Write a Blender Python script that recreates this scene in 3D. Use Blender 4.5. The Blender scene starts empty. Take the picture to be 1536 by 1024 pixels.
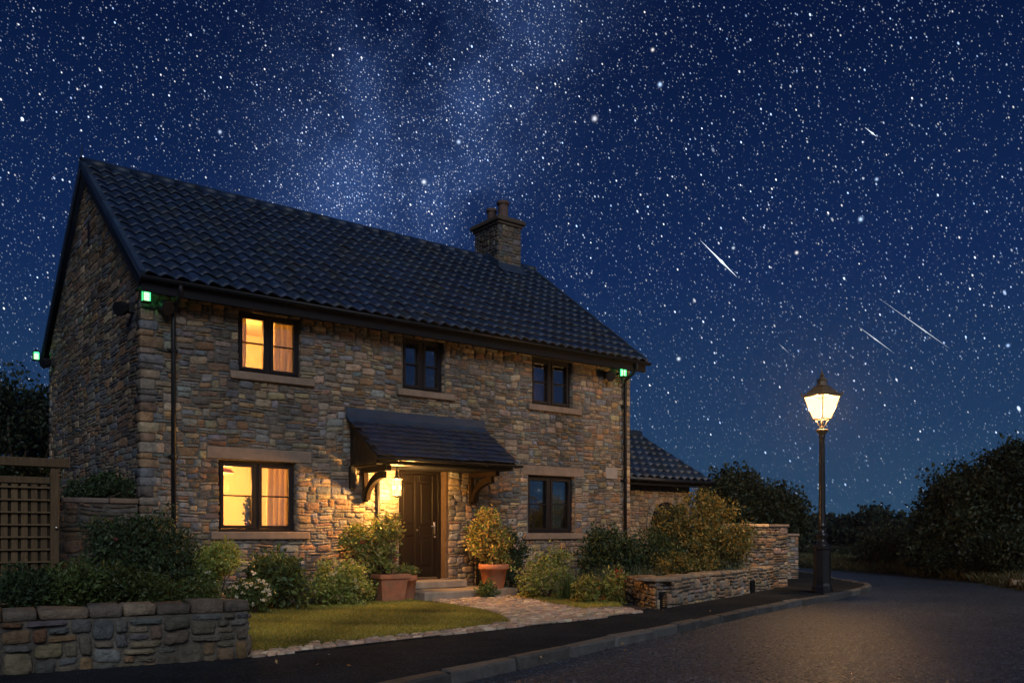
import bpy, math, random
import numpy as np
from mathutils import Vector, Matrix
rad = math.radians
rng = np.random.default_rng(11)
random.seed(11)
C = bpy.context.scene.collection
sc = bpy.context.scene

# ------------------------------------------------------------------ survey of the place
# x runs along the house front, y into the house, z up; the camera stands in the road.
FW = np.array([0.61241, 0.79054]); RT = np.array([0.79054, -0.61241])
CAM = np.array([-3.714, -14.2]); EYE = 1.2; FOC = 1303.0
def atd(px, py, d):
    X = (px - 768) / FOC * d
    p = CAM + FW * d + RT * X
    return np.array([p[0], p[1], EYE - (py - 800) / FOC * d])
def gr(px, py, z=0.0):
    p = atd(px, py, (EYE - z) * FOC / (py - 800)); return (p[0], p[1])
def gd(px, d):
    p = atd(px, 800, d); return (p[0], p[1])

# ------------------------------------------------------------------ object helpers
def tag(o, label=None, cat=None, group=None, kind=None):
    if label: o['label'] = label
    if cat: o['category'] = cat
    if group: o['group'] = group
    if kind: o['kind'] = kind
    return o
def thing(name, loc, label, cat, group=None):
    o = bpy.data.objects.new(name, None); C.objects.link(o)
    o.location = loc; o.empty_display_size = .2
    return tag(o, label, cat, group)

class MB:
    """collects geometry; every vertex has a colour"""
    def __init__(s): s.v = []; s.f = []; s.c = []; s.n = 0
    def add(s, v, f, c=(1, 1, 1)):
        v = np.asarray(v, float).reshape(-1, 3); n = len(v)
        c = np.asarray(c, float)
        if c.ndim == 1: c = np.tile(c, (n, 1))
        s.v.append(v); s.c.append(c)
        f = f if isinstance(f, np.ndarray) else f
        if isinstance(f, np.ndarray): s.f.append(f + s.n)
        else:
            by = {}
            for q in f: by.setdefault(len(q), []).append(q)
            for k in by: s.f.append(np.array(by[k]) + s.n)
        s.n += n
    def box(s, a, b, c=(1, 1, 1), bev=0.0, jit=0.0):
        x0, y0, z0 = np.minimum(a, b); x1, y1, z1 = np.maximum(a, b)
        if bev <= 0:
            v = [(x0,y0,z0),(x1,y0,z0),(x1,y1,z0),(x0,y1,z0),(x0,y0,z1),(x1,y0,z1),(x1,y1,z1),(x0,y1,z1)]
            s.add(v, [(0,3,2,1),(4,5,6,7),(0,1,5,4),(1,2,6,5),(2,3,7,6),(3,0,4,7)], c)
        else:
            s.bbox(np.array([(x0+x1)/2,(y0+y1)/2,(z0+z1)/2]), np.array([x1-x0,y1-y0,z1-z0])/2, np.eye(3), bev, c, jit)
    def bbox(s, cen, half, axes, bev, c=(1,1,1), jit=0.0):
        """bevelled box: axes rows are local x,y,z"""
        bev = min(bev, .49*2*min(half))
        V = []; idx = {}
        for sx in (-1,1):
            for sy in (-1,1):
                for sz in (-1,1):
                    for k in range(3):
                        h = np.array(half, float); h2 = h - bev; h2[k] = h[k]
                        idx[(sx,sy,sz,k)] = len(V); V.append(np.array([sx,sy,sz])*h2)
        V = np.array(V)
        if jit: V = V + rng.normal(0, jit, V.shape)
        Fs = []
        for k in range(3):
            a, b = [(1,2),(2,0),(0,1)][k]
            for sg in (-1,1):
                q = []
                for (p, r) in ((-1,-1),(1,-1),(1,1),(-1,1)):
                    t = [0,0,0]; t[k]=sg; t[a]=p; t[b]=r; q.append(idx[(*t,k)])
                Fs.append(q if sg > 0 else q[::-1])
        for k in range(3):      # edge faces along axis k
            a, b = [(1,2),(2,0),(0,1)][k]
            for p in (-1,1):
                for r in (-1,1):
                    t0=[0,0,0]; t0[k]=-1; t0[a]=p; t0[b]=r; t1=list(t0); t1[k]=1
                    q = [idx[(*t0,a)], idx[(*t1,a)], idx[(*t1,b)], idx[(*t0,b)]]
                    Fs.append(q if p*r < 0 else q[::-1])
        for sx in (-1,1):
            for sy in (-1,1):
                for sz in (-1,1):
                    q = [idx[(sx,sy,sz,k)] for k in range(3)]
                    Fs.append(q if sx*sy*sz > 0 else q[::-1])
        s.add(V @ np.asarray(axes) + cen, Fs, c)
    def tube(s, pts, r, n=8, c=(1,1,1), cap=True):
        pts = np.asarray(pts, float); m = len(pts)
        r = np.full(m, r) if np.isscalar(r) else np.asarray(r, float)
        T = np.gradient(pts, axis=0); T /= np.linalg.norm(T, axis=1)[:,None] + 1e-9
        up = np.array([0,0,1.]) if abs(T[0][2]) < .9 else np.array([1.,0,0])
        V = []
        for i in range(m):
            a = np.cross(up, T[i]); a /= np.linalg.norm(a) + 1e-9; b = np.cross(T[i], a)
            th = np.arange(n) / n * 2 * np.pi
            V.append(pts[i] + r[i]*(np.cos(th)[:,None]*a + np.sin(th)[:,None]*b))
            up = b if abs(np.dot(b, T[i])) < .9 else up
        Fs = []
        for i in range(m-1):
            for k in range(n):
                k2 = (k+1) % n
                Fs.append((i*n+k, i*n+k2, (i+1)*n+k2, (i+1)*n+k))
        if cap: Fs.append(tuple(range(n))[::-1]); Fs.append(tuple((m-1)*n + k for k in range(n)))
        s.add(np.vstack(V), Fs, c)
    def lathe(s, prof, cen, n=20, c=(1,1,1), sq=0.0, rot=0.0):
        """profile of (radius, z) turned round a vertical axis"""
        th = np.arange(n)/n*2*np.pi + rot
        V = []
        for (r, z) in prof: V.append(np.stack([cen[0]+r*np.cos(th), cen[1]+r*np.sin(th), np.full(n, cen[2]+z)], 1))
        Fs = []
        for i in range(len(prof)-1):
            for k in range(n):
                k2 = (k+1) % n; Fs.append((i*n+k, i*n+k2, (i+1)*n+k2, (i+1)*n+k))
        Fs.append(tuple(range(n))[::-1]); Fs.append(tuple((len(prof)-1)*n+k for k in range(n)))
        s.add(np.vstack(V), Fs, c)
    def prism(s, poly, dvec, c=(1,1,1)):
        poly = np.asarray(poly, float); n = len(poly)
        V = np.vstack([poly, poly + np.asarray(dvec, float)])
        nrm = np.cross(poly[1]-poly[0], poly[2]-poly[1])
        Fs = [tuple(range(n))[::-1], tuple(range(n, 2*n))] + [(i, (i+1)%n, (i+1)%n+n, i+n) for i in range(n)]
        if np.dot(nrm, dvec) < 0: Fs = [q[::-1] for q in Fs]
        s.add(V, Fs, c)

def mk(name, mb, mat, parent=None, smooth=False):
    v = np.vstack(mb.v).astype(np.float32); col = np.vstack(mb.c).astype(np.float32)
    me = bpy.data.meshes.new(name)
    loops = np.concatenate([f.ravel() for f in mb.f]).astype(np.int32)
    cnt = np.concatenate([np.full(len(f), f.shape[1]) for f in mb.f]).astype(np.int32)
    st = np.concatenate([[0], np.cumsum(cnt)[:-1]]).astype(np.int32)
    me.vertices.add(len(v)); me.vertices.foreach_set('co', v.ravel())
    me.loops.add(len(loops)); me.loops.foreach_set('vertex_index', loops)
    me.polygons.add(len(cnt)); me.polygons.foreach_set('loop_start', st)
    me.polygons.foreach_set('loop_total', cnt)
    me.update(calc_edges=True); me.validate()
    a = me.color_attributes.new('col', 'FLOAT_COLOR', 'POINT')
    if len(me.vertices) == len(v):
        a.data.foreach_set('color', np.hstack([col, np.ones((len(col),1), np.float32)]).ravel())
    me.polygons.foreach_set('use_smooth', np.full(len(me.polygons), smooth))
    me.materials.append(mat)
    o = bpy.data.objects.new(name, me); C.objects.link(o)
    if parent is not None:
        o.parent = parent
        if parent.type == 'EMPTY': o.matrix_parent_inverse = Matrix.Translation(-Vector(parent.location))
    return o
def box_obj(name, a, b, mat, parent=None, bev=.006, c=(1,1,1)):
    m = MB(); m.box(a, b, c, bev); return mk(name, m, mat, parent)

# ------------------------------------------------------------------ materials
def mat_new(name):
    m = bpy.data.materials.new(name); m.use_nodes = True
    nt = m.node_tree; nt.nodes.clear()
    return m, nt, nt.nodes, nt.links
def surf(name, base=(.5,.5,.5), rough=.6, use_col=False, spec=.5, metal=0.0, var=.25, vscale=6.0, bump=.0, bscale=40.0, bdist=.01,
         trans=0.0, stain=None, stain_scale=1.5, stretch=None, detail=6, var2=0):
    m, nt, N, Lk = mat_new(name)
    out = N.new('ShaderNodeOutputMaterial'); p = N.new('ShaderNodeBsdfPrincipled')
    tc = N.new('ShaderNodeTexCoord'); co = tc.outputs['Object']
    if stretch:
        mp = N.new('ShaderNodeMapping'); mp.inputs['Scale'].default_value = stretch
        Lk.new(co, mp.inputs['Vector']); co = mp.outputs['Vector']
    if use_col:
        at = N.new('ShaderNodeAttribute'); at.attribute_name = 'col'
        mul = N.new('ShaderNodeMix'); mul.data_type = 'RGBA'; mul.blend_type = 'MULTIPLY'; mul.inputs[0].default_value = 1
        Lk.new(at.outputs['Color'], mul.inputs[6]); mul.inputs[7].default_value = (*base, 1); col = mul.outputs[2]
    else:
        rgb = N.new('ShaderNodeRGB'); rgb.outputs[0].default_value = (*base, 1); col = rgb.outputs[0]
    if var:
        n = N.new('ShaderNodeTexNoise'); n.inputs['Scale'].default_value = vscale; n.inputs['Detail'].default_value = detail
        n.inputs['Roughness'].default_value = .65
        Lk.new(co, n.inputs['Vector'])
        mr = N.new('ShaderNodeMapRange'); mr.inputs[1].default_value = .3; mr.inputs[2].default_value = .7
        mr.inputs[3].default_value = 1 - var; mr.inputs[4].default_value = 1 + var
        Lk.new(n.outputs['Fac'], mr.inputs[0])
        vm = N.new('ShaderNodeVectorMath'); vm.operation = 'SCALE'
        Lk.new(col, vm.inputs[0]); Lk.new(mr.outputs[0], vm.inputs['Scale']); col = vm.outputs[0]
    if var2:        # broad weathering, runs down the wall
        mp = N.new('ShaderNodeMapping'); mp.inputs['Scale'].default_value = (1,1,.35); Lk.new(co, mp.inputs['Vector'])
        n = N.new('ShaderNodeTexNoise'); n.inputs['Scale'].default_value = 1.1; n.inputs['Detail'].default_value = 6; Lk.new(mp.outputs[0], n.inputs['Vector'])
        mr = N.new('ShaderNodeMapRange'); mr.inputs[1].default_value = .35; mr.inputs[2].default_value = .65
        mr.inputs[3].default_value = 1-var2; mr.inputs[4].default_value = 1+var2*.7; Lk.new(n.outputs['Fac'], mr.inputs[0])
        vm = N.new('ShaderNodeVectorMath'); vm.operation = 'SCALE'; Lk.new(col, vm.inputs[0]); Lk.new(mr.outputs[0], vm.inputs['Scale']); col = vm.outputs[0]
    if stain:
        n = N.new('ShaderNodeTexNoise'); n.inputs['Scale'].default_value = stain_scale; n.inputs['Detail'].default_value = 8
        n.inputs['Roughness'].default_value = .7
        Lk.new(co, n.inputs['Vector'])
        mr = N.new('ShaderNodeMapRange'); mr.inputs[1].default_value = .5; mr.inputs[2].default_value = .68
        mr.inputs[3].default_value = 0; mr.inputs[4].default_value = .75; Lk.new(n.outputs['Fac'], mr.inputs[0])
        mx = N.new('ShaderNodeMix'); mx.data_type = 'RGBA'; Lk.new(mr.outputs[0], mx.inputs[0]); Lk.new(col, mx.inputs[6])
        mx.inputs[7].default_value = (*stain, 1); col = mx.outputs[2]
    Lk.new(col, p.inputs['Base Color'])
    p.inputs['Roughness'].default_value = rough; p.inputs['Metallic'].default_value = metal
    p.inputs['Specular IOR Level'].default_value = spec
    if bump:
        n = N.new('ShaderNodeTexNoise'); n.inputs['Scale'].default_value = bscale; n.inputs['Detail'].default_value = 8
        n.inputs['Roughness'].default_value = .7
        Lk.new(co, n.inputs['Vector'])
        b = N.new('ShaderNodeBump'); b.inputs['Strength'].default_value = bump; b.inputs['Distance'].default_value = bdist
        Lk.new(n.outputs['Fac'], b.inputs['Height']); Lk.new(b.outputs[0], p.inputs['Normal'])
    sh = p.outputs[0]
    if trans:
        t = N.new('ShaderNodeBsdfTranslucent'); Lk.new(col, t.inputs['Color'])
        mx = N.new('ShaderNodeMixShader'); mx.inputs[0].default_value = trans
        Lk.new(sh, mx.inputs[1]); Lk.new(t.outputs[0], mx.inputs[2]); sh = mx.outputs[0]
    Lk.new(sh, out.inputs['Surface'])
    return m
def glow(name, col, strength, see_through=False):
    m, nt, N, Lk = mat_new(name)
    out = N.new('ShaderNodeOutputMaterial'); e = N.new('ShaderNodeEmission')
    e.inputs['Color'].default_value = (*col, 1); e.inputs['Strength'].default_value = strength
    if see_through:
        t = N.new('ShaderNodeBsdfTransparent'); a = N.new('ShaderNodeAddShader')
        t.inputs['Color'].default_value = (.9,.85,.75,1)
        Lk.new(e.outputs[0], a.inputs[0]); Lk.new(t.outputs[0], a.inputs[1]); Lk.new(a.outputs[0], out.inputs['Surface'])
    else: Lk.new(e.outputs[0], out.inputs['Surface'])
    return m
def glass_mat(name, refl):
    m, nt, N, Lk = mat_new(name)
    out = N.new('ShaderNodeOutputMaterial'); t = N.new('ShaderNodeBsdfTransparent'); g = N.new('ShaderNodeBsdfGlossy')
    t.inputs['Color'].default_value = (.93,.95,.95,1); g.inputs['Roughness'].default_value = .03
    fr = N.new('ShaderNodeLayerWeight'); fr.inputs['Blend'].default_value = .35
    mr = N.new('ShaderNodeMapRange'); mr.inputs[3].default_value = refl; mr.inputs[4].default_value = min(1, refl+.5)
    mx = N.new('ShaderNodeMixShader')
    Lk.new(fr.outputs['Fresnel'], mr.inputs[0]); Lk.new(mr.outputs[0], mx.inputs[0])
    Lk.new(t.outputs[0], mx.inputs[1]); Lk.new(g.outputs[0], mx.inputs[2]); Lk.new(mx.outputs[0], out.inputs['Surface'])
    return m
def asphalt(name, base, rough, glint, tilt=.5, sheen=.5, chip_glint=6.0, scale=58):
    m, nt, N, Lk = mat_new(name)
    out = N.new('ShaderNodeOutputMaterial'); p = N.new('ShaderNodeBsdfPrincipled'); tc = N.new('ShaderNodeTexCoord')
    vo = N.new('ShaderNodeTexVoronoi'); vo.inputs['Scale'].default_value = scale; Lk.new(tc.outputs['Object'], vo.inputs['Vector'])
    n = N.new('ShaderNodeTexNoise'); n.inputs['Scale'].default_value = 1.1; n.inputs['Detail'].default_value = 9; n.inputs['Roughness'].default_value = .7
    Lk.new(tc.outputs['Object'], n.inputs['Vector'])
    sep = N.new('ShaderNodeSeparateColor'); Lk.new(vo.outputs['Color'], sep.inputs[0])
    mr = N.new('ShaderNodeMapRange'); mr.inputs[3].default_value = .72; mr.inputs[4].default_value = chip_glint  # rare stone chips painted paler to stand in for lamp glints
    pw = N.new('ShaderNodeMath'); pw.operation = 'POWER'; pw.inputs[1].default_value = 14; Lk.new(sep.outputs[0], pw.inputs[0]); Lk.new(pw.outputs[0], mr.inputs[0])
    m2 = N.new('ShaderNodeMapRange'); m2.inputs[1].default_value = .3; m2.inputs[2].default_value = .7; m2.inputs[3].default_value = .65; m2.inputs[4].default_value = 1.35
    Lk.new(n.outputs['Fac'], m2.inputs[0])
    mm = N.new('ShaderNodeMath'); mm.operation = 'MULTIPLY'; Lk.new(mr.outputs[0], mm.inputs[0]); Lk.new(m2.outputs[0], mm.inputs[1])
    vs = N.new('ShaderNodeVectorMath'); vs.operation = 'SCALE'; vs.inputs[0].default_value = base; Lk.new(mm.outputs[0], vs.inputs['Scale'])
    Lk.new(vs.outputs[0], p.inputs['Base Color'])
    rr = N.new('ShaderNodeMapRange'); rr.inputs[1].default_value = 0; rr.inputs[2].default_value = 1
    rr.inputs[3].default_value = rough + .3; rr.inputs[4].default_value = max(.10, rough - .24)
    pg = N.new('ShaderNodeMath'); pg.operation = 'POWER'; pg.inputs[1].default_value = 2.5; Lk.new(sep.outputs[1], pg.inputs[0]); Lk.new(pg.outputs[0], rr.inputs[0]); Lk.new(rr.outputs[0], p.inputs['Roughness'])
    p.inputs['Specular IOR Level'].default_value = glint
    # every chip of stone in the surface lies at its own tilt
    geo = N.new('ShaderNodeNewGeometry')
    s1 = N.new('ShaderNodeVectorMath'); s1.operation = 'SUBTRACT'; Lk.new(vo.outputs['Color'], s1.inputs[0]); s1.inputs[1].default_value = (.5,.5,.5)
    s2 = N.new('ShaderNodeVectorMath'); s2.operation = 'MULTIPLY'; Lk.new(s1.outputs[0], s2.inputs[0]); s2.inputs[1].default_value = (tilt,tilt,0)
    s3 = N.new('ShaderNodeVectorMath'); s3.operation = 'ADD'; Lk.new(s2.outputs[0], s3.inputs[0]); Lk.new(geo.outputs['Normal'], s3.inputs[1])
    s4 = N.new('ShaderNodeVectorMath'); s4.operation = 'NORMALIZE'; Lk.new(s3.outputs[0], s4.inputs[0])
    b = N.new('ShaderNodeBump'); b.inputs['Strength'].default_value = .8; b.inputs['Distance'].default_value = .005
    Lk.new(vo.outputs['Distance'], b.inputs['Height']); Lk.new(s4.outputs[0], b.inputs['Normal']); Lk.new(b.outputs[0], p.inputs['Normal'])
    df = N.new('ShaderNodeBsdfDiffuse'); Lk.new(vs.outputs[0], df.inputs['Color']); Lk.new(b.outputs[0], df.inputs['Normal'])
    mx = N.new('ShaderNodeMixShader'); mx.inputs[0].default_value = sheen
    Lk.new(df.outputs[0], mx.inputs[1]); Lk.new(p.outputs[0], mx.inputs[2]); Lk.new(mx.outputs[0], out.inputs['Surface'])
    return m

M = {}
M['stone'] = surf('rubble_stone', (1,1,1), .88, True, .25, var2=.28, var=.38, vscale=9, bump=1.0, bscale=24, bdist=.045)
M['mortar'] = surf('lime_mortar', (.17,.155,.135), .95, var=.3, vscale=12, bump=.8, bscale=60, bdist=.012)
M['ashlar'] = surf('dressed_sandstone', (.225,.165,.125), .85, True, .25, var=.2, vscale=7, bump=.45, bscale=70, bdist=.006, stain=(.17,.135,.11), stain_scale=2.2)
M['tile'] = surf('dark_clay_tile', (.0085,.022,.056), .52, True, .35, stain=(.030,.036,.032), stain_scale=1.7, var=.35, vscale=5, bump=.25, bscale=50, bdist=.004)
M['lead'] = surf('sheet_lead', (.022,.042,.080), .55, True, .3, var=.25, vscale=5, bump=.15, bscale=12)
M['black'] = surf('black_painted_timber', (.008,.009,.012), .6, True, .12, var=.2, vscale=8, bump=.08, bscale=60)
M['pvc'] = surf('black_rainwater_plastic', (.010,.011,.014), .45, True, .25, var=.15)
M['frame'] = surf('dark_window_frame', (.011,.0105,.014), .5, True, .15, var=.15, vscale=9)
M['door'] = surf('dark_brown_door_paint', (.006,.0038,.003), .5, True, .15, var=.2, vscale=7, stretch=(6,6,.6), bump=.06, bscale=20)
M['oak'] = surf('oiled_oak', (.010,.006,.004), .8, True, .05, var=.35, vscale=7, stretch=(5,5,.6), bump=.2, bscale=20)
M['fencewood'] = surf('weathered_fence_timber', (.10,.066,.036), .8, True, .2, var=.35, vscale=7, stretch=(6,6,.7), bump=.35, bscale=22, bdist=.006)
M['terracotta'] = surf('terracotta', (.42,.155,.075), .75, True, .3, var=.25, vscale=7, bump=.2, bscale=50, bdist=.004, stain=(.30,.17,.11), stain_scale=4)
M['leaf'] = surf('leaf', (1,1,1), .5, True, .35, var=0, trans=.28)
M['petal'] = surf('petal', (1,1,1), .6, True, .2, var=0, trans=.3)
M['bark'] = surf('bark', (.07,.05,.036), .9, True, .2, var=.35, vscale=12, bump=.6, bscale=40, bdist=.01)
M['soil'] = surf('garden_soil', (.04,.028,.02), .95, var=.4, vscale=9, bump=1, bscale=30, bdist=.03)
M['turf'] = surf('turf', (.045,.048,.014), .95, var=.4, vscale=7, bump=.8, bscale=60, bdist=.02)
M['field'] = surf('rough_field', (.03,.036,.014), .95, var=.4, vscale=1.5, bump=.8, bscale=20, bdist=.05)
M['cobble'] = surf('path_setts', (1,1,1), .8, True, .3, var=.3, vscale=11, bump=.6, bscale=40, bdist=.012)
M['kerb'] = surf('kerb_stone', (.15,.14,.13), .85, True, .3, var=.35, vscale=6, bump=.8, bscale=40, bdist=.012)
M['slab'] = surf('step_sandstone', (.30,.24,.18), .8, True, .3, var=.25, vscale=5, bump=.5, bscale=30, bdist=.008, stain=(.16,.13,.1))
M['road'] = asphalt('road_asphalt', (.024,.033,.050), .34, .9, .36, .6, 6.0, 56)
M['pave'] = asphalt('pavement_asphalt', (.027,.031,.038), .8, .2, .25, .10, 2.4, 95)
M['iron'] = surf('black_cast_iron', (.012,.012,.013), .3, True, .5, var=.2, vscale=8, bump=.1, bscale=40)
M['bronze'] = surf('weathered_lamp_metal', (.10,.075,.05), .4, True, .5, .3, var=.25, vscale=10)
M['brass'] = surf('worn_steel', (.55,.53,.5), .3, False, .5, 1.0, var=.1)
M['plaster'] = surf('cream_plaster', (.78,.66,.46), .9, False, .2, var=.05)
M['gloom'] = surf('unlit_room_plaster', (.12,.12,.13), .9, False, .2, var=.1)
M['curtain'] = surf('curtain_cloth', (.92,.88,.70), .9, True, .1, var=.1, vscale=20, trans=.6)
M['shade'] = surf('lampshade_cloth', (.42,.2,.08), .9, True, .1, var=.1, trans=.3)
M['glass'] = glass_mat('window_glass', .25)
M['lampglass'] = glow('lit_lamp_glass', (1.0,.78,.36), 1.2, True)
M['porchglass'] = glow('lit_porch_glass', (1.0,.62,.20), 1.25, True)
M['green'] = glow('lit_green_lens', (.04,.80,.24), 1.7, True)
M['greencore'] = glow('lit_green_core', (.60,1.0,.40), 1.5, False)
M['meteor'] = glow('meteor_glow', (.8,.88,1.0), 1.0)
M['clay'] = surf('clay_pot', (.12,.075,.065), .8, True, .2, var=.3, vscale=8, bump=.3, bscale=40)

# ------------------------------------------------------------------ rubble masonry
PAL = np.array([(.33,.20,.11),(.28,.18,.11),(.24,.20,.16),(.20,.195,.19),(.32,.25,.17),(.18,.19,.21),(.25,.165,.115),(.40,.31,.20),(.14,.125,.11),(.24,.235,.24),(.30,.235,.19),(.165,.15,.14),(.26,.22,.175),(.36,.27,.19)])
PAL_PALE = np.array([(.36,.27,.18),(.31,.22,.15),(.26,.22,.18),(.22,.205,.19),(.34,.255,.175),(.28,.195,.13)])
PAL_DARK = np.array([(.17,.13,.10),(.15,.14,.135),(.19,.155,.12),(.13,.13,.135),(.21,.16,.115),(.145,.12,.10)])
def fill(Wd, Hd, cu, rv, ok, seed, wr=(3,9), tall=(.52,.38,.10)):
    """coursed random rubble: rectangles (u0,v0,u1,v1) covering the cells where ok(u,v)"""
    r = random.Random(seed)
    nc, nr = max(1, round(Wd/cu)), max(1, round(Hd/rv))
    cu, rv = Wd/nc, Hd/nr
    free = np.zeros((nr, nc), bool)
    for j in range(nr):
        for i in range(nc): free[j,i] = ok((i+.5)*cu, (j+.5)*rv)
    out = []
    for j in range(nr):
        i = 0
        while i < nc:
            if not free[j,i]: i += 1; continue
            q = r.random(); k = 1 if q < tall[0] else 2 if q < tall[0]+tall[1] else 3
            k = min(k, nr-j)
            run = 1
            while i+run < nc and free[j,i+run]: run += 1
            w = r.randint(*wr)
            if k >= 2: w = r.randint(max(2, wr[0]), max(3, int(wr[1]*.9)))
            if run - w < wr[0]*.7: w = run if run < wr[1]*1.3 else run//2
            w = min(w, run)
            while k > 1 and not free[j:j+k, i:i+w].all(): k -= 1
            free[j:j+k, i:i+w] = False
            out.append((i*cu, j*rv, (i+w)*cu, (j+k)*rv)); i += w
    return np.array(out)
def stones(mb, rects, org, u, v, n, pal, seed, gap=.007, depth=.022, nv=14, power=5.0, warp=.008, rough=.05, rz=.0032, back=.02):
    """one cushion-faced irregular stone on each rectangle"""
    g = np.random.default_rng(seed); N = len(rects)
    org, u, v, n = (np.asarray(a, float) for a in (org, u, v, n))
    cu = (rects[:,0]+rects[:,2])/2; cv = (rects[:,1]+rects[:,3])/2
    a = (rects[:,2]-rects[:,0])/2 - gap*g.uniform(.5,1.5,N); b = (rects[:,3]-rects[:,1])/2 - gap*g.uniform(.5,1.5,N)
    a = np.maximum(a,.012); b = np.maximum(b,.012)
    th = np.radians([q*90+a for q in range(4) for a in (9,37,53,81)]); nv = 16
    # spread the outline samples towards the corners
    ct, st = np.cos(th), np.sin(th)
    rr = (np.abs(ct)**power + np.abs(st)**power)**(-1/power)
    X = ct*rr; Y = st*rr
    jit = 1 + g.normal(0, rough, (N,nv))
    skew = g.normal(0,.05,(N,1)); tilt = g.normal(0,.06,(N,1))
    ox = X*a[:,None]*np.minimum(jit,1.06) + skew*Y*b[:,None]; oy = Y*b[:,None]*np.minimum(1+g.normal(0,rough,(N,nv)),1.05) + tilt*X*np.minimum(a,.1)[:,None]
    mn = np.minimum(a,b)[:,None]
    ins1 = np.minimum(.012/mn,.35); ins2 = np.minimum(.040/mn,.62)
    d = depth*g.uniform(.35,1.5,(N,1))
    rings = []
    for sc_, dz in ((1.0,-back),(1.0-ins1*.25,d*.35),(1-ins1,d*.93),(1-ins2,d*1.0)):
        rings.append((ox*sc_, oy*sc_, dz + 0*ox if np.isscalar(dz) else dz + g.normal(0,rz,(N,nv))))
    rings.append((g.normal(0,.1,(N,1))*a[:,None], g.normal(0,.1,(N,1))*b[:,None], d*1.0+g.normal(0,.004,(N,1))))
    R = [];
    for (x,y,z) in rings:
        uu = cu[:,None]+x; vv = cv[:,None]+y
        if warp:
            vv = vv + warp*(np.sin(uu*2.9+seed)+np.sin(uu*6.7+vv*3.1+seed*2)*.6); uu = uu + warp*.7*np.sin(vv*5.3+uu*1.7+seed)
        R.append(org + uu[...,None]*u + vv[...,None]*v + z[...,None]*n)
    V = np.concatenate(R, axis=1)            # N, 4nv+1, 3
    F4 = []
    for k in range(3):
        for i in range(nv):
            i2 = (i+1)%nv; F4.append((k*nv+i, k*nv+i2, (k+1)*nv+i2, (k+1)*nv+i))
    F3 = [(3*nv+i, 3*nv+(i+1)%nv, 4*nv) for i in range(nv)]
    if np.dot(np.cross(u, v), n) < 0:
        F4 = [q[::-1] for q in F4]; F3 = [q[::-1] for q in F3]
    per = 4*nv+1
    offs = (np.arange(N)*per)[:,None,None]
    F4 = (np.array(F4)[None] + offs).reshape(-1,4); F3 = (np.array(F3)[None] + offs).reshape(-1,3)
    col = pal[g.integers(0,len(pal),N)] * g.uniform(.72,1.22,(N,1)) * (1+g.normal(0,.04,(N,3)))
    colv = np.repeat(col[:,None,:], per, 1)
    base = mb.n
    mb.v.append(V.reshape(-1,3)); mb.c.append(np.clip(colv,.02,.9).reshape(-1,3)); mb.n += N*per
    mb.f.append(F4+base); mb.f.append(F3+base)
def quoins(mb, x, y, z0, z1, dx, dy, seed, pal=PAL, depth=.02, sx=(.28,.17)):
    """alternating corner stones; the corner is at (x,y), the walls run off along dx (x sign) and dy"""
    r = random.Random(seed); z = z0; k = 0; res = []
    while z < z1 - .08:
        h = min(r.uniform(.08,.18), z1-z)
        if z1-z-h < .08: h = z1-z
        la, lb = (sx if k % 2 else sx[::-1]); la *= r.uniform(.8,1.2); lb *= r.uniform(.8,1.2)
        a = np.array([x-dx*depth, y-dy*depth, z+.006]); b = np.array([x+dx*la, y+dy*lb, z+h-.006])
        c = pal[r.randrange(len(pal))]*r.uniform(.8,1.2)
        mb.box(a, b, c, .009, .0035)
        res.append((z, z+h, la, lb)); z += h; k += 1
    return res

def wall_face(mb, x0, x1, z0, z1, y, holes, rev=.16):
    """mortar backing with rectangular openings and their reveals, facing -y"""
    xs = sorted({x0,x1,*[h[0] for h in holes],*[h[1] for h in holes]}); zs = sorted({z0,z1,*[h[2] for h in holes],*[h[3] for h in holes]})
    for i in range(len(xs)-1):
        for j in range(len(zs)-1):
            mx, mz = (xs[i]+xs[i+1])/2, (zs[j]+zs[j+1])/2
            if any(h[0]<mx<h[1] and h[2]<mz<h[3] for h in holes): continue
            mb.add([(xs[i],y,zs[j]),(xs[i+1],y,zs[j]),(xs[i+1],y,zs[j+1]),(xs[i],y,zs[j+1])], [(0,1,2,3)])
    for h in holes:
        a,b,c,d = h[:4]; q = y+rev
        mb.add([(a,y,c),(a,q,c),(a,q,d),(a,y,d)], [(0,1,2,3)]); mb.add([(b,y,c),(b,q,c),(b,q,d),(b,y,d)], [(3,2,1,0)])
        mb.add([(a,y,c),(b,y,c),(b,q,c),(a,q,c)], [(0,1,2,3)]); mb.add([(a,y,d),(b,y,d),(b,q,d),(a,q,d)], [(3,2,1,0)])

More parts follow.
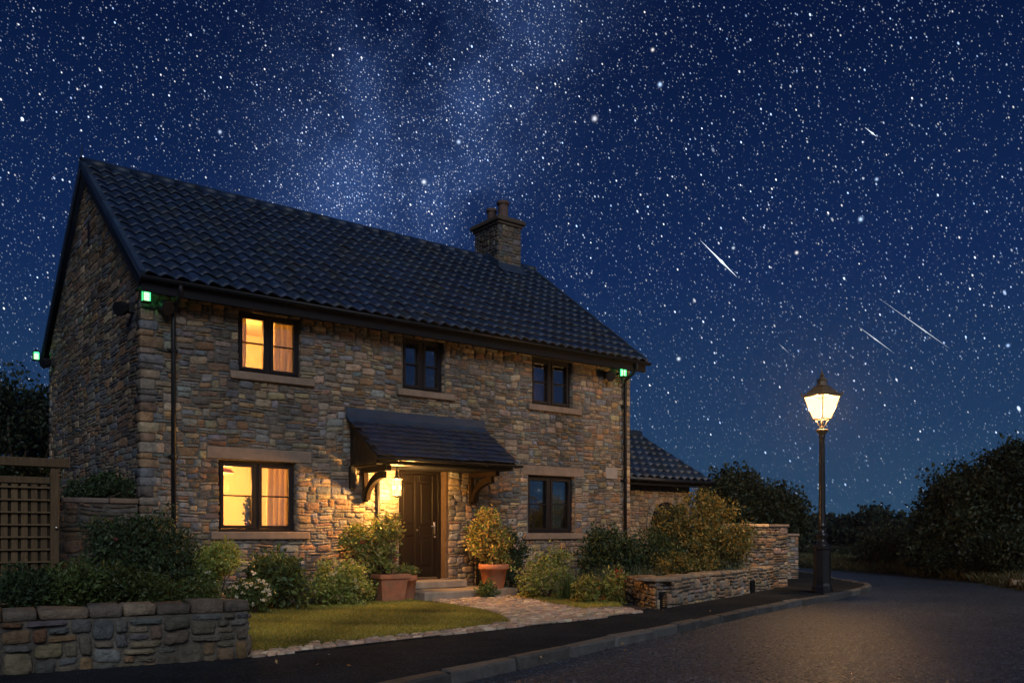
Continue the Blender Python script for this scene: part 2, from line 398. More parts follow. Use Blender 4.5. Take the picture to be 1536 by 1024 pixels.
# ------------------------------------------------------------------ tiles
def tiles(mb, org, u, W, s, S, pw, gauge, amp, lift=.028, seg=8, jit=.004, seed=1, plain=False):
    """courses of wavy tiles: u along the eave, s up the slope (unit vectors)"""
    g = np.random.default_rng(seed)
    u = np.asarray(u,float); s = np.asarray(s,float); n = np.cross(u,s); org = np.asarray(org,float)
    nt = max(1,round(W/pw)); pw = W/nt; rows = max(1,round(S/gauge)); gauge = S/rows
    ph = np.arange(seg+1)/seg
    prof = amp*(np.sin(2*np.pi*(ph-.1))+.35*np.sin(4*np.pi*(ph-.05)))
    if plain: prof = amp*np.sin(np.pi*ph)
    for r in range(rows):
        js = g.normal(0,jit,nt); jl = g.normal(0,jit*.6,nt)
        off = 0 if not plain else (.5*pw if r%2 else 0)
        for t in range(nt):
            uu = np.clip((t+ph)*pw+off, 0, W)
            if uu[-1]-uu[0] < .01: continue
            lo = r*gauge + js[t]; hi = (r+1)*gauge + .05
            hl = lift + abs(jl[t]); z = prof
            pts = [org+uu[:,None]*u+lo*s+(z+hl-.022)[:,None]*n, org+uu[:,None]*u+lo*s+(z+hl)[:,None]*n,
                   org+uu[:,None]*u+(lo+gauge*.5)*s+(z+hl*.5+.002)[:,None]*n, org+uu[:,None]*u+hi*s+(z+.0)[:,None]*n]
            m = seg+1; F = []
            for k in range(3):
                for i in range(seg): F.append((k*m+i,k*m+i+1,(k+1)*m+i+1,(k+1)*m+i))
            mb.add(np.vstack(pts), np.array(F), np.ones(3)*g.uniform(.68,1.32)*(1+g.normal(0,.04,3)))

# ------------------------------------------------------------------ foliage
def leaf_mesh(mb, P, size, pal, seed, nrm=None, elong=1.8, up=.35, spread=1.0, jitcol=.25):
    g = np.random.default_rng(seed); N = len(P)
    d = g.normal(0,1,(N,3)); d[:,2] += up
    if nrm is not None: d = d*spread + nrm*1.0
    d /= np.linalg.norm(d,axis=1)[:,None]
    a = np.cross(d, g.normal(0,1,(N,3))); a /= np.linalg.norm(a,axis=1)[:,None]+1e-9
    b = np.cross(d,a)
    L = size*g.uniform(.45,1.6,(N,1)); w = L/elong*.55
    # a leaf is a folded diamond with its long axis in d, its fold along d
    base = P; tip = P+d*L; mid = P+d*L*.5
    l = mid + a*w + b*w*.35; r = mid - a*w + b*w*.35
    V = np.stack([base,l,tip,r],1).reshape(-1,3)
    k = np.arange(N)[:,None]*4
    F = np.concatenate([k+np.array([[0,1,2]]),k+np.array([[0,2,3]])])
    c = pal[g.integers(0,len(pal),N)]*g.uniform(1-jitcol,1+jitcol,(N,1))
    mb.add(V, F, np.repeat(np.clip(c,.004,.9),4,0))
def clumps(blobs, n, per, rc, seed, shell=.72, flat=1.0):
    """clump centres scattered through ellipsoids, then leaf points round each"""
    g = np.random.default_rng(seed)
    vol = np.array([np.prod(b[1])**.67 for b in blobs]); pr = vol/vol.sum()
    k = g.choice(len(blobs), n, p=pr)
    cen = np.array([b[0] for b in blobs])[k]; rad_ = np.array([b[1] for b in blobs])[k]
    d = g.normal(0,1,(n,3)); d /= np.linalg.norm(d,axis=1)[:,None]
    rr = np.where(g.random(n) < shell, g.uniform(.72,1.08,n), g.uniform(.1,.8,n)**.6)
    rr = np.where(g.random(n) < .10, rr*g.uniform(1.08,1.45,n), rr)
    c = cen + d*rad_*rr[:,None]
    m = g.integers(max(1,int(per*.5)), int(per*1.5)+1, n)
    ci = np.repeat(np.arange(n), m)
    P = c[ci] + g.normal(0,1,(len(ci),3))*rc*np.array([1,1,flat])
    nr = d[ci]*.8
    return c, P, nr
def stems(mb, base, targets, r0, seed, c=(1,1,1), n=4, bend=.15):
    g = np.random.default_rng(seed)
    for t in targets:
        b = np.asarray(base,float)+np.append(g.normal(0,r0*2.0,2),0)
        m = (b+t)/2 + np.append(g.normal(0,bend,2),bend*.6)*np.linalg.norm(t-b)*.5
        q = [b,(b*.3+m*.7),m*.5+(m+t)/4,t]
        mb.tube(np.array(q), np.array([r0,r0*.75,r0*.5,r0*.2]), n, c, False)
G = lambda *a: np.array(a)
GREEN_D = G((.026,.052,.022),(.036,.064,.024),(.020,.040,.022),(.048,.074,.028))
GREEN_M = G((.065,.11,.03),(.085,.13,.035),(.045,.08,.025),(.11,.15,.04))
GREEN_L = G((.20,.25,.05),(.26,.29,.06),(.14,.19,.045),(.32,.31,.09))
AUTUMN = G((.20,.15,.035),(.25,.17,.04),(.13,.12,.035),(.32,.22,.06),(.08,.10,.03),(.06,.085,.03))
TREE_D = G((.017,.032,.018),(.022,.036,.018),(.013,.024,.015),(.030,.038,.016))
TREE_W = G((.022,.038,.018),(.030,.040,.018),(.018,.032,.017),(.042,.045,.018))
def shrub(name, base, blobs, n, per, rc, size, pal, seed, label, cat='shrub', group=None, flowers=None, elong=1.8, stem=.012, shell=.72, nst=14, up=.35, foliage='foliage'):
    t = thing(name, base, label, cat, group)
    c, P, nr = clumps(blobs, n, per, rc, seed, shell)
    P = P[P[:,2] > base[2]+.005]
    mb = MB(); leaf_mesh(mb, P, size, pal, seed+1, None, elong, up); mk(foliage, mb, M['leaf'], t)
    ms = MB(); g = np.random.default_rng(seed+2)
    stems(ms, base, c[g.choice(len(c), min(nst,len(c)), False)], stem, seed+3); mk('stems', ms, M['bark'], t, True)
    if flowers:
        fp, fn, fs, fb = flowers
        cc, _, _ = clumps([(b[0], np.array(b[1])*1.03) for b in (fb or blobs)], fn, 7, fs*.55, seed+4, 1.0)
        g = np.random.default_rng(seed+5)
        for q_, ctr in enumerate(cc):
            if ctr[2] < base[2]+.03: continue
            mf = MB(); leaf_mesh(mf, ctr+g.normal(0,fs*.22,(9,3)), fs, fp, seed+6+q_, None, 1.1, .6, jitcol=.15); mk('flower_head', mf, M['petal'], t)
    return t
def ell(px, py, d, rw, rh, rd=None):
    """an ellipsoid of foliage: centre seen at (px,py), d metres off, half-width and half-height in survey pixels"""
    c = atd(px, py, d); w = rw/FOC*d; h = rh/FOC*d
    return (c, np.array([w, w if rd is None else rd, h]))
def tuft(name, base, n, length, spread, pal, seed, label, cat='ornamental grass', width=.006, lean=.55, group=None, mat='leaf'):
    g = np.random.default_rng(seed); mb = MB()
    az = g.uniform(0,2*np.pi,n); ln = length*g.uniform(.6,1.15,n); le = lean*g.uniform(.15,1.3,n)
    b = np.array(base)+np.stack([g.normal(0,spread,n),g.normal(0,spread,n),np.zeros(n)],1)
    dr = np.stack([np.cos(az),np.sin(az),0*az],1); pe = np.stack([-np.sin(az),np.cos(az),0*az],1)
    ts = np.array([0,.35,.7,1.0]); V=[]
    for t in ts:
        p = b + dr*(le*ln*t**2)[:,None] + np.stack([0*az,0*az,ln*(t-.28*le*t**2)],1)
        w = width*(1-t*.9)
        V += [p-pe*w, p+pe*w]
    V = np.stack(V,1).reshape(-1,3); k = np.arange(n)[:,None]*8
    F = np.concatenate([k+np.array([[2*i,2*i+1,2*i+3,2*i+2]]) for i in range(3)])
    c = pal[g.integers(0,len(pal),n)]*g.uniform(.75,1.25,(n,1))
    mb.add(V,F,np.repeat(c,8,0))
    o = mk(name, mb, M[mat]); return tag(o, label, cat, group)
def tree(name, base, h_trunk, blobs, n, per, rc, size, pal, seed, label, group=None, tr=.12, shell=.7):
    t = thing(name, base, label, 'tree', group)
    c, P, nr = clumps(blobs, n, per, rc, seed, shell)
    mb = MB(); leaf_mesh(mb, P, size, pal, seed+1, None, 1.7, .2); mk('crown', mb, M['leaf'], t)
    ms = MB(); g = np.random.default_rng(seed+2); base = np.asarray(base,float)
    top = base+np.array([g.normal(0,.1),g.normal(0,.1),h_trunk])
    ms.tube([base-(0,0,.1),base+(top-base)*.3+np.append(g.normal(0,.04,2),0),base+(top-base)*.7+np.append(g.normal(0,.06,2),0),top],[tr*1.35,tr,tr*.85,tr*.6],9)
    for b in blobs:
        bc = np.array(b[0]); mid = (top*.6+bc*.4)+np.append(g.normal(0,.15,2),0)
        st = base+(top-base)*g.uniform(.55,.95)
        ms.tube([st,mid,bc],[tr*.5,tr*.33,tr*.18],6,cap=False)
        cc = c[g.choice(len(c), 10, False)]
        for q in cc:
            if np.linalg.norm((q-bc)/b[1]) < 1.4: ms.tube([mid*.3+bc*.7,(bc+q)/2+g.normal(0,.05,3),q],[tr*.18,tr*.1,tr*.03],4,cap=False)
    mk('trunk', ms, M['bark'], t, True)
    return t

# ------------------------------------------------------------------ ground, road, pavement
def sheet(name, pts, z, mat, kind='structure'):
    mb = MB(); mb.add([(p[0],p[1],z) for p in pts], [tuple(range(len(pts)))])
    a = sum(pts[i][0]*pts[(i+1)%len(pts)][1]-pts[(i+1)%len(pts)][0]*pts[i][1] for i in range(len(pts)))
    if a < 0: mb.f = [f[:,::-1] for f in mb.f]
    return tag(mk(name, mb, mat), kind=kind)
def inside(P, poly):
    P = np.atleast_2d(P); x,y = P[:,0],P[:,1]; r = np.zeros(len(P),bool); n=len(poly)
    for i in range(n):
        x1,y1 = poly[i]; x2,y2 = poly[(i+1)%n]
        c = ((y1>y)!=(y2>y)) & (x < (x2-x1)*(y-y1)/((y2-y1) or 1e-9)+x1)
        r ^= c
    return r
def smooth_line(pts, step):
    """Catmull-Rom through the points, resampled evenly"""
    P = np.array(pts,float); P = np.vstack([2*P[0]-P[1],P,2*P[-1]-P[-2]]); out=[]
    for i in range(1,len(P)-2):
        for t in np.linspace(0,1,24,endpoint=False):
            a,b,c,d = P[i-1],P[i],P[i+1],P[i+2]
            out.append(.5*((2*b)+(-a+c)*t+(2*a-5*b+4*c-d)*t*t+(-a+3*b-3*c+d)*t**3))
    out.append(P[-2]); out=np.array(out)
    s = np.concatenate([[0],np.cumsum(np.linalg.norm(np.diff(out,axis=0),axis=1))])
    q = np.linspace(0,s[-1],max(2,int(s[-1]/step)))
    return np.stack([np.interp(q,s,out[:,0]),np.interp(q,s,out[:,1])],1)
KERB = smooth_line([(-16,-12.6),(-8,-10.4),(-3.5,-9.15),(-.15,-8.13),(1.71,-7.54),(4.7,-6.59),(8.71,-5.34),(12.0,-4.5),(14.4,-3.72),(15.6,-3.1),(16.35,-2.3),(17.2,-1.3),(19.1,.4),(20.8,2.9),(21.8,6),(22.3,10),(22.3,24)], .25)
VERGE = smooth_line([(30,24),(27.5,12),(25.2,5.0),(23.42,1.72),(22.66,-.07),(20.43,-3.14),(17.53,-5.74),(15.2,-8.6),(13.2,-12.5),(11,-20)], .5)
sheet('ground', [(-500,-500),(500,-500),(500,500),(-500,500)], -.17, M['field'])
sheet('road', [tuple(p) for p in KERB]+[tuple(p) for p in VERGE]+[(4,-30),(-20,-30)], -.10, M['road'])
sheet('pavement', [tuple(p) for p in KERB]+[(20,24),(19.6,10),(18.5,5),(17.4,1.5),(16.2,-.2),(13.4,-2.2),(6.6,-2.5),(-14,-3.0)], 0.0, M['pave'])
GARD = [(-14,-4.6),(-6,-5.15),(-2.63,-5.6),(-.62,-5.8),(5.9,-4.93),(6.6,-4.45),(12.4,-2.45),(13.2,-2.3),(15.6,-.4),(16.4,0.2),(16.4,14),(-14,14)]
sheet('garden_soil', GARD, .006, M['soil'])
# kerb stones along the pavement edge
mb = MB(); s = 0; i = 0; step_ = .25
g = random.Random(5)
while i < len(KERB)-4:
    n = 4 if i < 84 else 3
    a, b = KERB[i], KERB[min(i+n,len(KERB)-1)]
    d = b-a; ln = np.linalg.norm(d)
    if ln < .1: break
    d /= ln; nn = np.array([-d[1],d[0]])
    c = (a+b)/2 + nn*.045
    mb.bbox(np.array([c[0],c[1],-.065+g.uniform(-.004,.004)]), np.array([ln/2-.018,.075+g.uniform(-.007,.007),.085+g.uniform(-.005,.004)]), np.array([[d[0],d[1],0],[nn[0],nn[1],0],[0,0,1]]), .022, np.ones(3)*g.uniform(.6,1.3), .006)
    i += n
m_k = surf('kerb_block', (.075,.073,.072), .85, True, .3, var=.35, vscale=6, bump=.8, bscale=40, bdist=.012)
tag(mk('kerb', mb, m_k), kind='structure')
# lawn, cobbled path
zl = .03
LAWN = [gr(*p, zl) for p in ((374,976),(450,967),(540,957),(640,946),(720,937),(766,930),(740,918),(700,910),(660,904),(625,900),(560,898),(500,903),(440,906),(400,910),(372,914))]
LAWN2 = [gr(*p, zl) for p in ((776,892),(812,901),(872,911),(935,909),(905,896),(850,889),(800,887))]
for k, pl in enumerate((LAWN, LAWN2)): sheet('lawn', pl, zl-.012, M['turf'])
PATH = [gr(*p) for p in ((372,987),(470,975),(560,965),(680,951),(780,940),(880,929),(962,918),(942,912),(868,911),(812,902),(770,893),(628,897),(660,904),(700,911),(745,920),(768,930),(740,936),(640,947),(540,958),(450,968),(372,977))]
sheet('path', PATH, .012, M['mortar'])
mb = MB(); o = np.array([-1.0,-6.1]); du = np.array([.99,.135]); du/=np.linalg.norm(du); dv = np.array([-du[1],du[0]])
okp = lambda u,v: bool(inside(o+u*du+v*dv, PATH)[0])
rc = fill(8.5, 5.2, .055, .088, okp, 77, (2,4), (1,0,0))
stones(mb, rc, (o[0],o[1],.012), (du[0],du[1],0), (dv[0],dv[1],0), (0,0,1), np.array([(.42,.32,.24),(.34,.25,.19),(.48,.38,.28),(.30,.235,.195),(.40,.28,.20)]), 7, gap=.005, depth=.018, warp=.012, power=4.5, rough=.05)
tag(mk('path_setts', mb, M['cobble'], None, True), kind='structure')
def blades(name, polys, n, hgt, wid, pal, seed, zfun, lean=.5):
    g = np.random.default_rng(seed); B=[]
    for pl in polys:
        pl_ = np.array(pl); lo, hi = pl_.min(0), pl_.max(0)
        area = .5*abs(np.dot(pl_[:,0],np.roll(pl_[:,1],1))-np.dot(pl_[:,1],np.roll(pl_[:,0],1)))
        m = int(n*area); Q = g.uniform(lo,hi,(int(m*np.prod(hi-lo)/area)+1,2)); B.append(Q[inside(Q,pl)])
    B = np.vstack(B); N=len(B)
    pn = np.sin(B[:,0]*2.1+1)*np.sin(B[:,1]*2.7)+np.sin(B[:,0]*5.3)*np.sin(B[:,1]*4.1+2)*.6
    h = hgt*g.uniform(.5,1.3,N)*(1+.2*pn); az = g.uniform(0,6.283,N)
    base = np.stack([B[:,0],B[:,1],zfun(B)],1)
    pe = np.stack([np.cos(az),np.sin(az),0*az],1)*(wid*g.uniform(.6,1.3,N))[:,None]
    dr = np.stack([-np.sin(az),np.cos(az),0*az],1)*(h*lean*g.normal(0,1,N))[:,None]
    up = np.stack([0*h,0*h,h],1)
    V = np.stack([base-pe,base+pe,base+dr*.4+up*.6+pe*.6,base+dr+up],1).reshape(-1,3)
    k = np.arange(N)[:,None]*4
    F = np.concatenate([k+np.array([[0,1,2]]),k+np.array([[0,2,3]])])
    c = pal[g.integers(0,len(pal),N)]*g.uniform(.7,1.3,(N,1))*(1+.32*pn+.25*np.sin(B[:,0]*.9+2)*np.sin(B[:,1]*1.3))[:,None]
    mb = MB(); mb.add(V,F,np.repeat(np.clip(c,.004,1),4,0))
    return tag(mk(name, mb, M['leaf']), kind='stuff')
TURF = G((.28,.25,.03),(.22,.21,.028),(.33,.26,.05),(.15,.17,.025),(.36,.28,.07))
blades('lawn_grass', [LAWN,LAWN2], 6500, .042, .0035, TURF, 3, lambda B: np.full(len(B), zl-.014))
# verge beyond the road, rising to the trees
mb = MB(); V=[]; rows=[(0,-.12),(.35,-.02),(2.0,.10),(5,.25),(40,.3)]
T = np.gradient(VERGE,axis=0); T/=np.linalg.norm(T,axis=1)[:,None]; NR = np.stack([-T[:,1],T[:,0]],1)
if np.dot(NR[len(NR)//2], np.array([1,-1])) < 0: NR = -NR
for off,z in rows: V.append(np.column_stack([VERGE+NR*off, np.full(len(VERGE),z)]))
n = len(VERGE); F=[(r*n+i,r*n+i+1,(r+1)*n+i+1,(r+1)*n+i) for r in range(len(rows)-2) for i in range(n-1)]
mb.add(np.vstack(V[:-1]),F); o_v = mk('verge', mb, M['field'], None, True); tag(o_v, kind='structure')
VP = [tuple(p) for p in VERGE]+[tuple(p) for p in (VERGE+NR*3.2)[::-1]]
STRAW = G((.09,.075,.03),(.06,.06,.024),(.05,.055,.022),(.12,.095,.045),(.04,.048,.018))
def vz(B):
    d = np.min(np.linalg.norm(B[:,None,:]-VERGE[None,::2],axis=2),axis=1); return np.interp(d,[0,.35,2,5],[-.12,-.02,.1,.25])-.02
blades('verge_grass', [VP], 420, .24, .007, STRAW, 4, vz, .45)

# ------------------------------------------------------------------ the stone house
L, D = 10.7, 7.4
EY, EZ = -.42, 5.14; RY, RZ = 3.7, 8.2
SL = (RZ-EZ)/(RY-EY)
house = thing('stone_house', (0,0,0), 'two storey rubble stone cottage with dark pantile roof and two lit windows', 'house')
WIN = dict(a=(1.52,2.65,3.89,4.93), b=(4.68,5.62,3.92,4.93), c=(7.82,8.96,3.92,4.94), d=(1.20,2.56,1.23,2.43), e=(7.71,9.02,1.21,2.44))
DOOR = (4.60,5.72,.31,2.42)
holes = [*WIN.values(), DOOR]
MC = np.array((.155,.138,.118))
def mortar(mb, fn):
    t = MB(); fn(t)
    for v,f in zip(t.v,[None]*len(t.v)): pass
    for v in t.v: mb.c.append(np.tile(MC,(len(v),1)))
    mb.v += t.v; mb.f += [f+mb.n for f in t.f]; mb.n += t.n
mb = MB()
mortar(mb, lambda t: wall_face(t, 0, L, 0, 5.0, 0, holes, .3))
q1 = quoins(mb, 0, 0, 0, 5.0, 1, 1, 21); q2 = quoins(mb, L, 0, 0, 5.0, -1, 1, 22)
def clear(u, v, m=.0):
    if any(h[0]-m<u<h[1]+m and h[2]-m<v<h[3]+m for h in holes): return False
    for w,(lz,hz,sx0,sx1) in (('d',(2.43,2.62,.2,.28)),('e',(2.44,2.63,.2,.28))):
        h = WIN[w]
        if h[0]-sx0 < u < h[1]+sx1 and lz < v < hz: return False
    for w in WIN.values():
        if w[0]-.14 < u < w[1]+.22 and w[2]-.13 < v < w[2]: return False
    for qs, x0, sg in ((q1,0,1),(q2,L,-1)):
        for (a,b,la,lb) in qs:
            if a <= v < b and (u-x0)*sg < la+.005: return False
    return True
rc = fill(L, 5.0, .0405, .0462, clear, 31, (3,9), (.44,.42,.14))
stones(mb, rc, (0,0,0), (1,0,0), (0,0,1), (0,-1,0), PAL, 41, gap=.0045, power=9, rough=.055, warp=.011)
for h in holes:      # the jamb that faces the camera, and the far jamb
    rj = fill(.26, h[3]-h[2], .13, .06, lambda u,v: True, int(h[0]*100), (1,2), (.3,.5,.2))
    if h is not DOOR:
        stones(mb, rj, (h[1],0,h[2]), (0,1,0), (0,0,1), (-1,0,0), PAL_PALE, 51, depth=.012, back=.0)
        stones(mb, rj, (h[0],0,h[2]), (0,1,0), (0,0,1), (1,0,0), PAL_PALE, 52, depth=.012, back=.0)
mk('wall', mb, M['stone'], house, True)
# gable wall
GR = lambda y: (EZ+SL*(min(y,2*RY-y)-EY)) - .13
mb = MB()
mortar(mb, lambda t: t.add([(0,0,0),(0,0,GR(0)),(0,RY,GR(RY)),(0,D,GR(D)),(0,D,0)], [(0,1,2,3,4)]))
q3 = quoins(mb, 0, D, 0, 5.0, 1, -1, 23)
def okg(u, v):
    if v > GR(u)-.03 or (3.5<u<3.62 and 6.6<v<7.05): return False
    for (a,b,la,lb) in q1:
        if a <= v < b and u < lb+.005: return False
    for (a,b,la,lb) in q3:
        if a <= v < b and D-u < lb+.005: return False
    return True
rc = fill(D, 8.1, .0405, .0545, okg, 33, (6,17), (.50,.40,.10))
stones(mb, rc, (0,0,0), (0,1,0), (0,0,1), (-1,0,0), PAL[:9]*.95, 43, depth=.011, rough=.07, gap=.005, warp=.012, power=5.5)
mk('gable_wall', mb, M['stone'], house, True)
mb = MB(); mb.add([(L,0,0),(L,0,5.2),(L,RY,GR(RY)),(L,D,5.2),(L,D,0)], [(4,3,2,1,0)], MC); mb.add([(0,D,0),(L,D,0),(L,D,5.2),(0,D,5.2)], [(3,2,1,0)], MC)
rc = fill(D, 8.1, .06, .07, lambda u,v: v < GR(u)-.05 and u > .3, 35, (2,6))
stones(mb, rc, (L,0,0), (0,1,0), (0,0,1), (1,0,0), PAL, 44)
mk('rear_wall', mb, M['stone'], house, True)
# slit vent high in the gable
box_obj('gable_vent', (-.02,3.5,6.6), (.08,3.62,7.05), M['black'], house)
# roof
X0, X1 = -.13, 10.88
roof_mb = MB()
sl = math.hypot(RY-EY, RZ-EZ); sv = np.array([0,(RY-EY)/sl,(RZ-EZ)/sl]); sb = np.array([0,-sv[1],sv[2]])
tiles(roof_mb, (X0+.06,EY-.03,EZ-.02), (1,0,0), X1-X0-.12, sv, sl-.02, .240, .350, .025, seed=2, jit=.008, lift=.042)
tiles(roof_mb, (X1-.06,2*RY-EY+.03,EZ-.02), (-1,0,0), X1-X0-.12, sb, sl-.02, .265, .345, .030, seed=3)
for (e, d, q) in (((EY,EZ),sv,1),((2*RY-EY,EZ),sb,-1)):       # boarded deck under the tiles
    a = np.array([X0,e[0],e[1]-.05]); b = a+d*sl
    nn = np.array([0,-q*d[2]*1.0,q*d[1]*q*1.0]); nn = np.array([0,-q*sv[2],sv[1]])
    roof_mb.prism([a,b,b-nn*.07,a-nn*.07], (X1-X0,0,0), np.ones(3)*.5)
roof = mk('roof', roof_mb, M['tile'], house, True)
for p in roof.data.polygons: pass
# verges: a bedded strip on the tiles and a barge board below
for xa, xb in ((X0,X0+.085),(X1-.085,X1)):
    mb = MB()
    for e, d, q in ((EY,sv,1),(2*RY-EY,sb,-1)):
        nn = np.array([0,-q*sv[2],sv[1]]); k = 12
        for i in range(k):
            a = np.array([xa,e,EZ-.02])+d*sl*i/k; b = np.array([xa,e,EZ-.02])+d*(sl*(i+1)/k-.006)
            h = .055+random.uniform(-.006,.006)
            mb.prism([a-nn*.02,b-nn*.02,b+nn*h,a+nn*h], (xb-xa,0,0), np.ones(3)*random.uniform(.8,1.2))
    mk('verge_strip', mb, M['lead'], roof)
for xa in (X0+.008, X1-.03):
    mb = MB()
    for e, d, q in ((EY,sv,1),(2*RY-EY,sb,-1)):
        nn = np.array([0,-q*sv[2],sv[1]]); a = np.array([xa,e,EZ-.045]); b = a+d*sl
        mb.prism([a-nn*.16,b-nn*.16,b-nn*.003,a-nn*.003], (.022,0,0))
    mk('barge_board', mb, M['black'], roof)
mb = MB(); x = X0; k = 0                                         # half-round ridge tiles
while x < X1-.05:
    w = min(.42, X1-x); th = np.linspace(-.25*np.pi,1.25*np.pi,11); r = .115+.004*(k%2)
    c = np.array([x,RY,RZ-.02]); ring = np.stack([0*th,r*np.cos(th),r*np.sin(th)*.9],1)
    V = np.vstack([c+ring,c+ring+(w+.015,0,0.004),c+ring*.85,c+ring*.85+(w+.015,0,.004)]); m=len(th)
    F=[(i,i+1,m+i+1,m+i) for i in range(m-1)]+[(2*m+i,i,i+1,2*m+i+1) for i in range(m-1)]+[(m+i+1,m+i,3*m+i,3*m+i+1) for i in range(m-1)]
    mb.add(V,F,np.ones(3)*random.uniform(.7,1.2)); x += w; k += 1
mk('ridge_tile', mb, M['tile'], roof, True)
mb = MB(); mb.tube([(X0+.03,RY,RZ+.05),(X0+.03,RY,RZ+.22),(X0+.035,RY,RZ+.34)],[.014,.01,.003],6); mk('ridge_spike', mb, M['iron'], roof)
# eaves
mb = MB(); mb.box((X0+.03,-.385,4.87),(X1-.03,-.36,5.10)); mk('fascia', mb, M['black'], house)
mb = MB(); mb.box((X0+.03,-.358,4.948),(X1-.03,-.004,4.965)); mb.box((0.02,-.03,4.965),(L-.02,-.004,5.12)); mk('soffit', mb, M['black'], house)
def gutter(name, x0, x1, y, z, parent, r=.062, mat=None):
    mb = MB(); th = np.linspace(np.pi,2*np.pi,9); o_ = np.stack([0*th,r*np.cos(th),r*np.sin(th)],1); i_ = o_*.86
    V = np.vstack([o_+(x0,y,z),o_+(x1,y,z),i_+(x0,y,z),i_+(x1,y,z)]); m=9
    F=[(i+1,i,m+i,m+i+1) for i in range(m-1)]+[(2*m+i,2*m+i+1,3*m+i+1,3*m+i) for i in range(m-1)]+[(0,2*m,3*m,m),(m-1,2*m-1,4*m-1,3*m-1)]
    F+=[(i,i+1,2*m+i+1,2*m+i) for i in range(m-1)]+[(m+i+1,m+i,3*m+i,3*m+i+1) for i in range(m-1)]
    mb.add(V,F)
    for xx in np.arange(x0+.4,x1,1.9): mb.tube([(xx,y-r-.004,z+.002),(xx,y-r*.75,z-r*.75),(xx,y,z-r-.006),(xx,y+r,z-.02)],.01,5)
    return mk(name, mb, mat or M['pvc'], parent, True)
gutter('gutter', X0-.01, X1+.03, -.452, 5.085, house)
def downpipe(x, z0, ytop, ztop):
    mb = MB(); mb.tube([(x,ytop,ztop),(x,ytop,ztop-.12),(x,(ytop-.07)*.6,ztop-.24),(x,-.085,ztop-.36),(x,-.085,ztop-.5),(x,-.085,z0)],.036,10)
    o = mk('downpipe', mb, M['pvc'], house, True)
    for z in (4.1,2.42,1.0):
        mb = MB(); mb.lathe([(.04,-.035),(.048,-.03),(.048,.03),(.04,.035)],(x,-.085,z),10); mb.box((x-.075,-.06,z-.016),(x+.075,.0,z+.016))
        mk('pipe_bracket', mb, M['pvc'], o)
downpipe(.46,.05,-.45,5.06); downpipe(10.50,.05,-.45,5.06)
# chimney
CX0,CX1,CY0,CY1,CT = 9.36,10.06,3.22,4.25,8.98
mb = MB()
for (org,u,n,w) in (((CX0,CY0,7.3),(1,0,0),(0,-1,0),CX1-CX0),((CX0,CY1,7.3),(0,-1,0),(-1,0,0),CY1-CY0),((CX1,CY0,7.3),(0,1,0),(1,0,0),CY1-CY0)):
    u_ = np.array(u,float); o_=np.array(org,float)
    mb.add([o_,o_+u_*w,o_+u_*w+(0,0,CT-7.3),o_+(0,0,CT-7.3)],[(0,1,2,3)],MC*.7)
    stones(mb, fill(w,CT-7.3,.05,.078,lambda a,b:True,int(w*77),(2,5),(.5,.5,0)), org,u,(0,0,1),n,PAL_DARK,61,depth=.018,gap=.005,warp=.004)
mb.add([(CX1,CY1,7.3),(CX0,CY1,7.3),(CX0,CY1,CT),(CX1,CY1,CT)],[(0,1,2,3)],MC)
chim = mk('chimney', mb, M['stone'], roof, True)
mb = MB()
for z0,z1,e in ((CT,CT+.07,.05),(CT+.072,CT+.17,.10),(CT+.172,CT+.20,.06)):
    mb.box((CX0-e,CY0-e,z0),(CX1+e,CY1+e,z1),np.array((.55,.5,.45))*random.uniform(.8,1.1),.012)
mk('chimney_cap', mb, surf('chimney_cap_stone',(.17,.14,.12),.9,True,.3,var=.3,vscale=8,bump=.5,bscale=40), roof)
for (px,py,h,r) in ((9.72,3.52,.50,.15),(9.70,3.98,.44,.13)):
    mb = MB(); mb.lathe([(r*1.0,0),(r*.92,.05),(r*.86,h*.75),(r*.86,h-.09),(r*1.08,h-.075),(r*1.12,h-.03),(r*1.02,h),(r*.8,h),(r*.78,h-.06)],(px,py,CT+.2),16)
    mk('chimney_pot', mb, M['clay'], roof, True)
mb = MB()       # lead flashing dressed round the chimney foot
yz = lambda y: EZ+SL*(y-EY)
a = CY0-.03
for (x0,x1,y0,y1) in ((CX0-.05,CX1+.05,CY0-.22,CY0-.025),):
    mb.prism([(x0,y0,yz(y0)+.06),(x0,y1,yz(y1)+.055),(x0,y1,yz(y1)+.17),(x0,y1-.015,yz(y1)+.17),(x0,y1-.015,yz(y1)+.075),(x0,y0,yz(y0)+.075)],(x1-x0,0,0))
for x0 in (CX0-.045,CX1+.025):
    mb.prism([(x0,CY0-.05,yz(CY0)+.0),(x0,RY,RZ+.02),(x0,RY,RZ+.17),(x0,CY0-.05,yz(CY0)+.17)],(.02,0,0))
mk('chimney_flashing', mb, M['lead'], roof)

